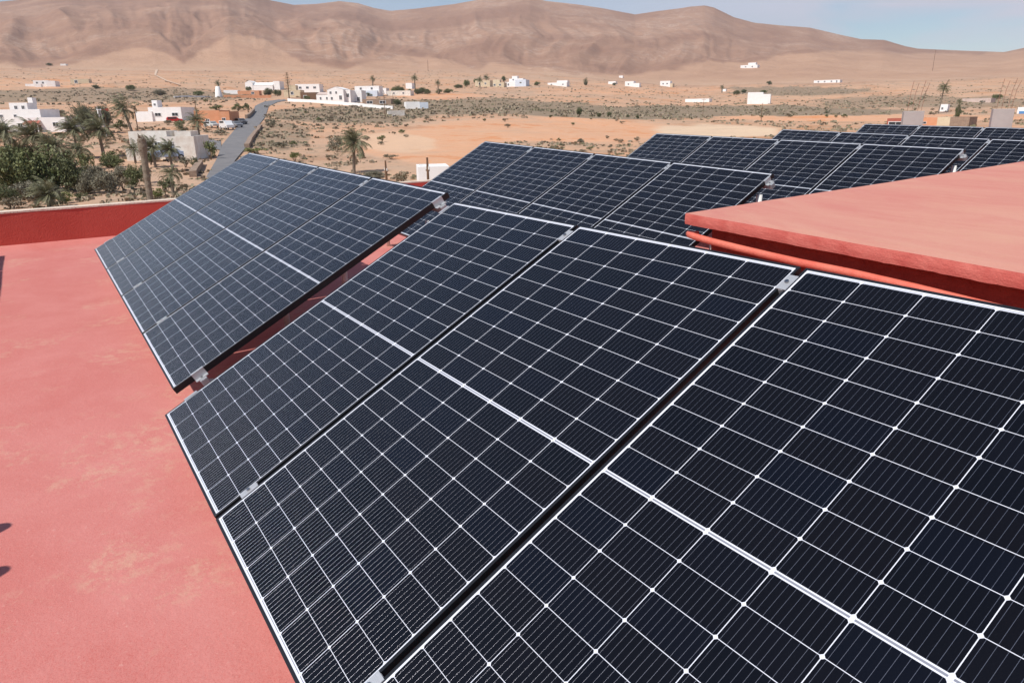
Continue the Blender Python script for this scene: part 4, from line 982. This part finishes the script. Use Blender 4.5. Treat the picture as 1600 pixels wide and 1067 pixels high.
# bare trunk of a beheaded palm
c = bear(232, 40, 300); s = scale_at(c); t = empty('dead_palm_trunk', (c.x, c.y, c.z)); tag(t, 'tall bare headless palm trunk standing before the ruin', 'dead palm')
d = ray(220, 212); zt = CAM[2]+d[2]/np.hypot(d[0], d[1])*40; top = bear(220, 40, 212); dx = Vector((top.x-c.x, top.y-c.y, 0)); Ht = zt-c.z
b = MB(); n = 26; rng = random.Random(4)
b.tube([Vector((0, 0, -.3))+dx*(k/n)+Vector((0, 0, (Ht+.3)*k/n)) for k in range(n+1)], [s*(4.3+(1.5 if k > n*.82 else 0)+(.5 if k % 2 else 0)+rng.random()*.5) for k in range(n)]+[s*2.5], 14)
b.build('trunk', BARKG, t)
b = MB()
for k in range(26):
    a = rng.random()*2*PI; z = Ht*(.80+.2*rng.random()); p = dx*(z/Ht)+Vector((math.cos(a), math.sin(a), 0))*s*4.5+Vector((0, 0, z)); e = p+Vector((math.cos(a)*s*3, math.sin(a)*s*3, s*4)); q = Vector((-math.sin(a), math.cos(a), 0))*s*1.2
    b.poly([p-q, p+q, e+q*.5, e-q*.5])
b.build('frond_stubs', BARKG, t)
# feathery tamarisk
for lab, px, foot, w, h in (('feathery grey green tamarisk tree above the palms, left half', 140, 212, 44, 56), ('feathery tamarisk tree behind the wind pump, right half', 168, 208, 36, 48)):
    c, r = sight(px, foot); s = scale_at(c); t = empty('tamarisk_tree', (c.x, c.y, c.z)); tag(t, lab, 'tree', 'feathery trees behind the palms')
    b = MB(); rng = random.Random(px)
    for k in range(26):
        a = rng.random()*2*PI; q = rng.random()*w*.5*s; p = Vector((math.cos(a)*q, math.sin(a)*q*.6, h*s*(.3+.35*rng.random())))
        for j in range(46):
            d = Vector((rng.gauss(0, .30), rng.gauss(0, .30), 1))+right_*-.8; d.normalize(); o = Vector((rng.gauss(0, 1), rng.gauss(0, 1), rng.gauss(0, 1)))*w*s*.07; L = h*s*(.10+.16*rng.random()); u = d.cross(Vector((rng.random(), rng.random(), .1))).normalized()*s*.45
            b.quad(p+o-u, p+o+u, p+o+d*L+u*.2, p+o+d*L-u*.2)
    b.build('crown', LF['grey'] if 0 else leaf_mat('tamarisk_leaves', (.085, .095, .05), (.15, .145, .085)), t)
    b = MB(); 
    for k in range(5):
        a = k*1.3; b.tube([(0, 0, -.3), (math.cos(a)*w*s*.12, math.sin(a)*w*s*.12, h*s*.3), (math.cos(a)*w*s*.28, math.sin(a)*w*s*.28, h*s*.65)], [s*1.6, s*1.1, s*.4], 6)
    b.build('trunk', BARK, t)
T_ = [('dense bright green acacia, left part of the thicket', 22, 302, 96, 84, 'green', 0), ('dense green acacia, tallest middle part of the thicket', 66, 300, 100, 86, 'green', 1),
      ('dense green acacia at the right end of the thicket', 106, 300, 74, 66, 'dark', 1), ('dark bush under the left acacia by the picture edge', 8, 318, 50, 34, 'dark', 0)]
for l, px, py, w, h, k, v in T_: tree(l, px, py, w, h, k, .12, 'green trees of the thicket beyond the parapet', v=v)
SH = [('grey brown bare bush, left one behind the parapet', 140, 303, 42, 38, 'grey', 0), ('grey green wide bush behind the parapet, centre one', 168, 302, 52, 42, 'grey', 1), ('grey bush touching the bare trunk on its left', 194, 298, 30, 26, 'dry', 0),
      ('fresh green bush at the bare trunk', 211, 292, 36, 38, 'green', 0), ('low yellow green bush right of the bare trunk foot', 247, 310, 26, 16, 'yel', 1), ('low dark brush at the parapet below the grey bushes', 128, 310, 24, 10, 'dark', 1),
      ('dark brush at the lower left corner of the garden', 18, 326, 44, 18, 'dry', 1), ('round green bush beside the side road', 176, 255, 34, 18, 'green', 1), ('green climber bush against the ruin right wall', 330, 250, 24, 28, 'green', 0),
      ('grey cactus like bush beside the pickup', 290, 262, 22, 17, 'grey', 0), ('dark bush right of the pickup under the ruin', 305, 262, 14, 18, 'dark', 1), ('green bush behind the bare trunk, left of the pickup', 236, 258, 22, 20, 'dark', 0),
      ('hedge bush at the wall of the white tower house', 190, 205, 26, 16, 'green', 1), ('green bush in the terrace above the terracotta house, left', 340, 174, 26, 9, 'green', 0), ('green bush in the terrace above the terracotta house, right', 372, 174, 24, 11, 'green', 1),
      ('bush by the road bend behind the parked cars', 388, 176, 16, 14, 'dark', 0), ('low green hedge below the porch house', 95, 216, 30, 9, 'dark', 0), ('bush at the far left house corner', 12, 206, 14, 9, 'green', 1),
      ('grey bush on the slope over the far left house', 92, 184, 34, 13, 'grey', 0), ('brown bush below the white tower house', 262, 196, 18, 9, 'dry', 0), ('shrub left of the red hatchback', 282, 201, 22, 12, 'green', 0),
      ('dark bush at the verge of the side road', 344, 211, 30, 8, 'grey', 1), ('grass clump on the right verge of the road near the panels', 400, 240, 40, 10, 'yel', 0), ('verge bush on the right side of the road bend', 424, 200, 22, 14, 'grey', 1)]
for l, px, py, w, h, k, v in SH: shrub(l, px, py, w, h, k, 'bushes of the garden beyond the parapet', v=v)
for l, px, py, w, h, k, v in (('grey green bush mass between the acacia and the bare bushes', 122, 296, 50, 46, 'grey', 0), ('broad grey bush low behind the parapet, in front of the leaning palm', 150, 292, 56, 40, 'grey', 1),
      ('green bush at the foot of the tall dark palm', 176, 262, 40, 22, 'green', 0), ('olive bush filling the gap at the far left of the thicket', 8, 270, 60, 44, 'dark', 0), ('brownish bush mass under the thicket near the parapet', 48, 312, 80, 34, 'grey', 1), ('tangled grey bush behind the broad grey one', 192, 284, 44, 30, 'grey', 1), ('green bush between the leaning palm and the thicket', 134, 268, 34, 26, 'green', 1), ('dark bush behind the acacia under the palms', 104, 256, 46, 26, 'dark', 1), ('green bush hiding the base of the palms over the thicket', 40, 250, 64, 30, 'dark', 0),
      ('yellowish bush at the parapet behind the low dark palm', 100, 318, 40, 18, 'yel', 1), ('grey bush right of the fresh green bush', 226, 286, 30, 30, 'grey', 0), ('dark green bush under the drooping palm', 262, 300, 30, 22, 'dark', 0)):
    shrub(l, px, py, w, h, k, 'bushes of the garden beyond the parapet', v=v)
for i, (l, px, py, w, h, k) in enumerate((('broad tree crown between the stone house and the cube house', 622, 146, 18, 13, 'green'), ('dark tree clump in front of the garden palms', 660, 147, 20, 12, 'dark'), ('low tree clump at the right end of the gardens', 700, 146, 18, 8, 'green'),
      ('hedge like tree left of the cream low house', 716, 138, 18, 7, 'dark'), ('dark hedge between the villas and the field', 578, 151, 16, 8, 'dark'), ('tree clump behind the boundary wall start', 480, 158, 12, 10, 'green'))):
    tree(l, px, py, w, h, k, .12, v=i % 2)
# village greenery
TR = [('round dark green tree, left of the pair by the road top', 420, 150.5, 18, 14, 'dark'), ('round dark green tree, right of the pair by the road top', 434, 151, 15, 13, 'dark'), ('green tree beside the windmill', 311, 150, 20, 9, 'green'),
      ('green tree in front of the church like house', 389, 143, 12, 9, 'green'), ('dark bush tree under the white boundary wall end', 621, 165, 16, 11, 'dark'), ('green tree in the stone house garden, left', 616, 146, 12, 10, 'green'),
      ('tree in the garden between the palms, first', 628, 147, 12, 12, 'dark'), ('tree in the garden between the palms, second', 640, 148, 10, 10, 'green'), ('tree in the garden between the palms, third', 652, 148, 12, 10, 'dark'), ('tree in the garden between the palms, fourth', 668, 148, 14, 10, 'dark'),
      ('tree in the garden between the palms, fifth', 686, 147, 12, 9, 'green'), ('green tree left of the cream low house', 729, 136, 13, 13, 'green'), ('dark tree beside the stacked bluish houses', 787, 128, 8, 10, 'dark'), ('green tree behind the ochre house', 744, 131, 10, 9, 'green'),
      ('conical dark green conifer at the edge of the bare orange field', 905, 181, 11, 15, 'dark'), ('small round tree right of the conical conifer', 936, 183, 9, 8, 'dark'), ('small round tree second to the right of the conical conifer', 952, 183, 9, 9, 'dark'),
      ('small dark tree third to the right of the conical conifer', 981, 184, 7, 6, 'dark'), ('small dark tree at the right end of the field line', 996, 186, 7, 7, 'dark'), ('tiny sapling left of the conical conifer', 860, 184, 5, 5, 'dark'), ('tree beside the distant farmhouse', 839, 134, 12, 7, 'green'),
      ('small tree right of the distant farmhouse', 915, 134, 7, 8, 'dark'), ('dark tree at the small distant house', 960, 134, 8, 5, 'dark'), ('dark tree below the hillside, left of the white block', 1151, 149, 14, 9, 'dark'), ('second dark tree left of the white block', 1162, 146, 10, 7, 'dark'),
      ('green tree above the white block', 1193, 146, 14, 6, 'green'), ('dark tree pair on the slope behind the white block', 1202, 133, 10, 7, 'dark'), ('bushy tree in front of the far long shed', 1558, 155, 18, 9, 'green'), ('tree beside the white cottage pair', 150, 139, 14, 7, 'dark'),
      ('dark tree on the slope above the cottages', 205, 142, 18, 11, 'green'), ('tree on the slope left of the windmill', 250, 150, 24, 11, 'grey'), ('tree by the far hill farm', 77, 103, 12, 5, 'dark'), ('dark tree in front of the concrete column palm', 1495, 186, 10, 25, 'dark')]
for i, (l, px, py, w, h, k) in enumerate(TR): tree(l, px, py, w, h, k, .15, v=i % 2)
# norfolk pine
c, r = sight(452, 154); s = scale_at(c); t = empty('norfolk_pine', (c.x, c.y, c.z)); tag(t, 'tall layered norfolk pine at the top of the road', 'tree')
b = MB(); b.tube([(0, 0, -.3), (0, 0, 38*s)], [1.0*s, .2*s], 8); b.build('trunk', BARK, t)
b = MB(); rng = random.Random(2)
for k in range(13):
    z = (9+k*2.3)*s; w = (8.5-k*.55)*s
    for j in range(9):
        a = j*.7+k*.3; d = Vector((math.cos(a), math.sin(a), .12)); q = Vector((-math.sin(a), math.cos(a), 0))*s*.9
        for e in range(5):
            p = d*w*(.3+.7*e/5)+Vector((0, 0, z+rng.gauss(0, .3)*s)); b.quad(p-q, p+d*s*1.4-q*.3, p+d*s*1.4+q, p+q*.6)
b.build('crown', LF['yel'], t)
for l, cx, cy, foot, rad, ln, v in (('slender village palm with a wind blown crown, left of the wide white house garden', 584, 125, 147, 6.5, 1, 1), ('slender village palm above the garden trees', 649, 124, 147, 7, 0, 2), ('small village palm in the garden trees, right', 685, 131, 148, 5.5, 0, 2),
    ('distant palm over the ochre house, left', 750, 126, 138, 6, 0, 2), ('distant palm over the ochre house, right', 760, 122, 132, 6, 0, 0), ('palm behind the windmill', 343, 132, 150, 6, 0, 1), ('distant palm right of the farmhouse', 915, 127, 134, 5, 0, 2),
    ('tall palm standing between the concrete columns', 1469, 140, 178, 11, 3, 2), ('dark ragged palm stump right of the tall palm', 1495, 161, 186, 6, 0, 1), ('small palm beside the long white house', 1128, 137, 145, 4, 0, 2)):
    palm(l, cx, cy, foot, rad, ln, v, 1.6)
# field bushes one can tell apart
FB = []
rng = random.Random(31)
zones = [(860, 1000, 216, 240, 16), (430, 640, 165, 230, 30), (980, 1030, 225, 262, 12), (640, 1000, 186, 200, 10), (250, 420, 150, 170, 16), (1180, 1340, 172, 186, 12), (1340, 1560, 152, 182, 16)]
desc = {'dry': 'brown dry', 'grey': 'grey green', 'green': 'green'}
for z in zones:
    for _ in range(z[4]):
        px = rng.uniform(z[0], z[1]); py = rng.uniform(z[2], z[3]); k = rng.choice(['dry', 'dry', 'grey', 'grey', 'green'])
        w = rng.uniform(4, 15)*(.5+(py-140)/130)
        shrub('%s low desert bush scattered on the dry field' % desc[k], px, py, w, w*rng.uniform(.35, .55), k, '%s desert bushes scattered on the field' % desc[k], 'desert_bush', 'bush', v=rng.randint(0, 1))
# ground cover nobody could count
def tufts():
    rg = np.random.RandomState(3); N = 90000
    ang = rg.uniform(-.70, .70, N)+FH; rr = np.exp(rg.uniform(math.log(22), math.log(1180), N)); X = CAM[0]+np.sin(ang)*rr; Y = CAM[1]+np.cos(ang)*rr; Z = land(X, Y)
    s, o, sa = land_cover(X, Y, Z); cl = fbm(X/5, Y/5, 3); keep = rg.rand(N) < np.clip(s*1.25-.16, 0, .95)*sstep(cl, .38, .58)
    xp, _, _ = bearing_col(X, Y); yy = HZ(xp)-(Z-CAM[2])*1227/(rr*np.cos(ang-FH))
    L = np.interp(yy, [156, 158, 166, 184, 201, 228, 252, 290], [430, 410, 397, 380, 366, 342, 330, 315]); Rr = np.interp(yy, [156, 158, 167, 184, 200, 232, 252, 290], [455, 450, 425, 417, 405, 390, 372, 360])
    keep &= ~((xp > L) & (xp < Rr)); X, Y, Z, rr = X[keep], Y[keep], Z[keep], rr[keep]; n = len(X)
    q = 7; sz = (.08+.24*rg.rand(n))*(.55+np.clip(rr/140, .3, 2.0))
    V = np.zeros((n, q, 4, 3)); a = rg.rand(n, q)*2*PI; off = rg.normal(0, .5, (n, q, 2))*sz[:, None, None]
    cx, cyy = np.cos(a), np.sin(a); hh = sz[:, None]*(.45+.6*rg.rand(n, q)); ww = sz[:, None]*.55
    bx = X[:, None]+off[..., 0]; by = Y[:, None]+off[..., 1]; tlx = rg.normal(0, .3, (n, q))*sz[:, None]; tly = rg.normal(0, .3, (n, q))*sz[:, None]
    for k, (sg, up) in enumerate(((-1, 0), (1, 0), (.7, 1), (-.7, 1))):
        V[:, :, k, 0] = bx+cx*ww*sg+tlx*up; V[:, :, k, 1] = by+cyy*ww*sg+tly*up; V[:, :, k, 2] = Z[:, None]-.05+hh*up
    V = V.reshape(-1, 3); F = np.arange(len(V)).reshape(-1, 4)
    me = bpy.data.meshes.new('scrub'); me.vertices.add(len(V)); me.vertices.foreach_set('co', V.ravel()); me.loops.add(len(V)); me.loops.foreach_set('vertex_index', F.ravel().astype(np.int32))
    me.polygons.add(len(F)); me.polygons.foreach_set('loop_start', np.arange(0, len(V), 4, dtype=np.int32)); me.polygons.foreach_set('loop_total', np.full(len(F), 4, np.int32)); me.update(calc_edges=True)
    m = bpy.data.materials.new('dry_tufts'); m.use_nodes = True; g = G(m); P = g.new('ShaderNodeTexCoord').outputs['Object']
    c = g.mix(g.ramp(g.noise(P, .25, 5, .7), .4, .6), (.27, .225, .165, 1), (.20, .19, .11, 1)); c = g.mix(g.ramp(g.noise(P, 1.3, 2, .5), .45, .6), c, (.38, .29, .205, 1))
    g.l.new(c, g.n['Principled BSDF'].inputs['Base Color']); g.n['Principled BSDF'].inputs['Roughness'].default_value = .9
    me.materials.append(m); print('tufts', n)
    return tag(link(me, 'scrub'), 'low grey brown scrub and dry grass covering the fields', 'ground cover', kind='stuff')
tufts()

# ------------------------------------------------------------------ haze
b = MB(); b.box(-4800, 4800, -4800, 4800, -9, 620)
hz = b.build('haze', []); tag(hz, 'thin dusty haze over the plain and hills', 'haze', kind='stuff')
m = bpy.data.materials.new('haze_air'); m.use_nodes = True; n = m.node_tree; n.nodes.clear()
o = n.nodes.new('ShaderNodeOutputMaterial'); v = n.nodes.new('ShaderNodeVolumePrincipled'); v.inputs['Density'].default_value = .00010
v.inputs['Color'].default_value = (.90, .90, .96, 1); v.inputs['Anisotropy'].default_value = .2
n.links.new(v.outputs[0], o.inputs['Volume']); hz.data.materials.append(m)
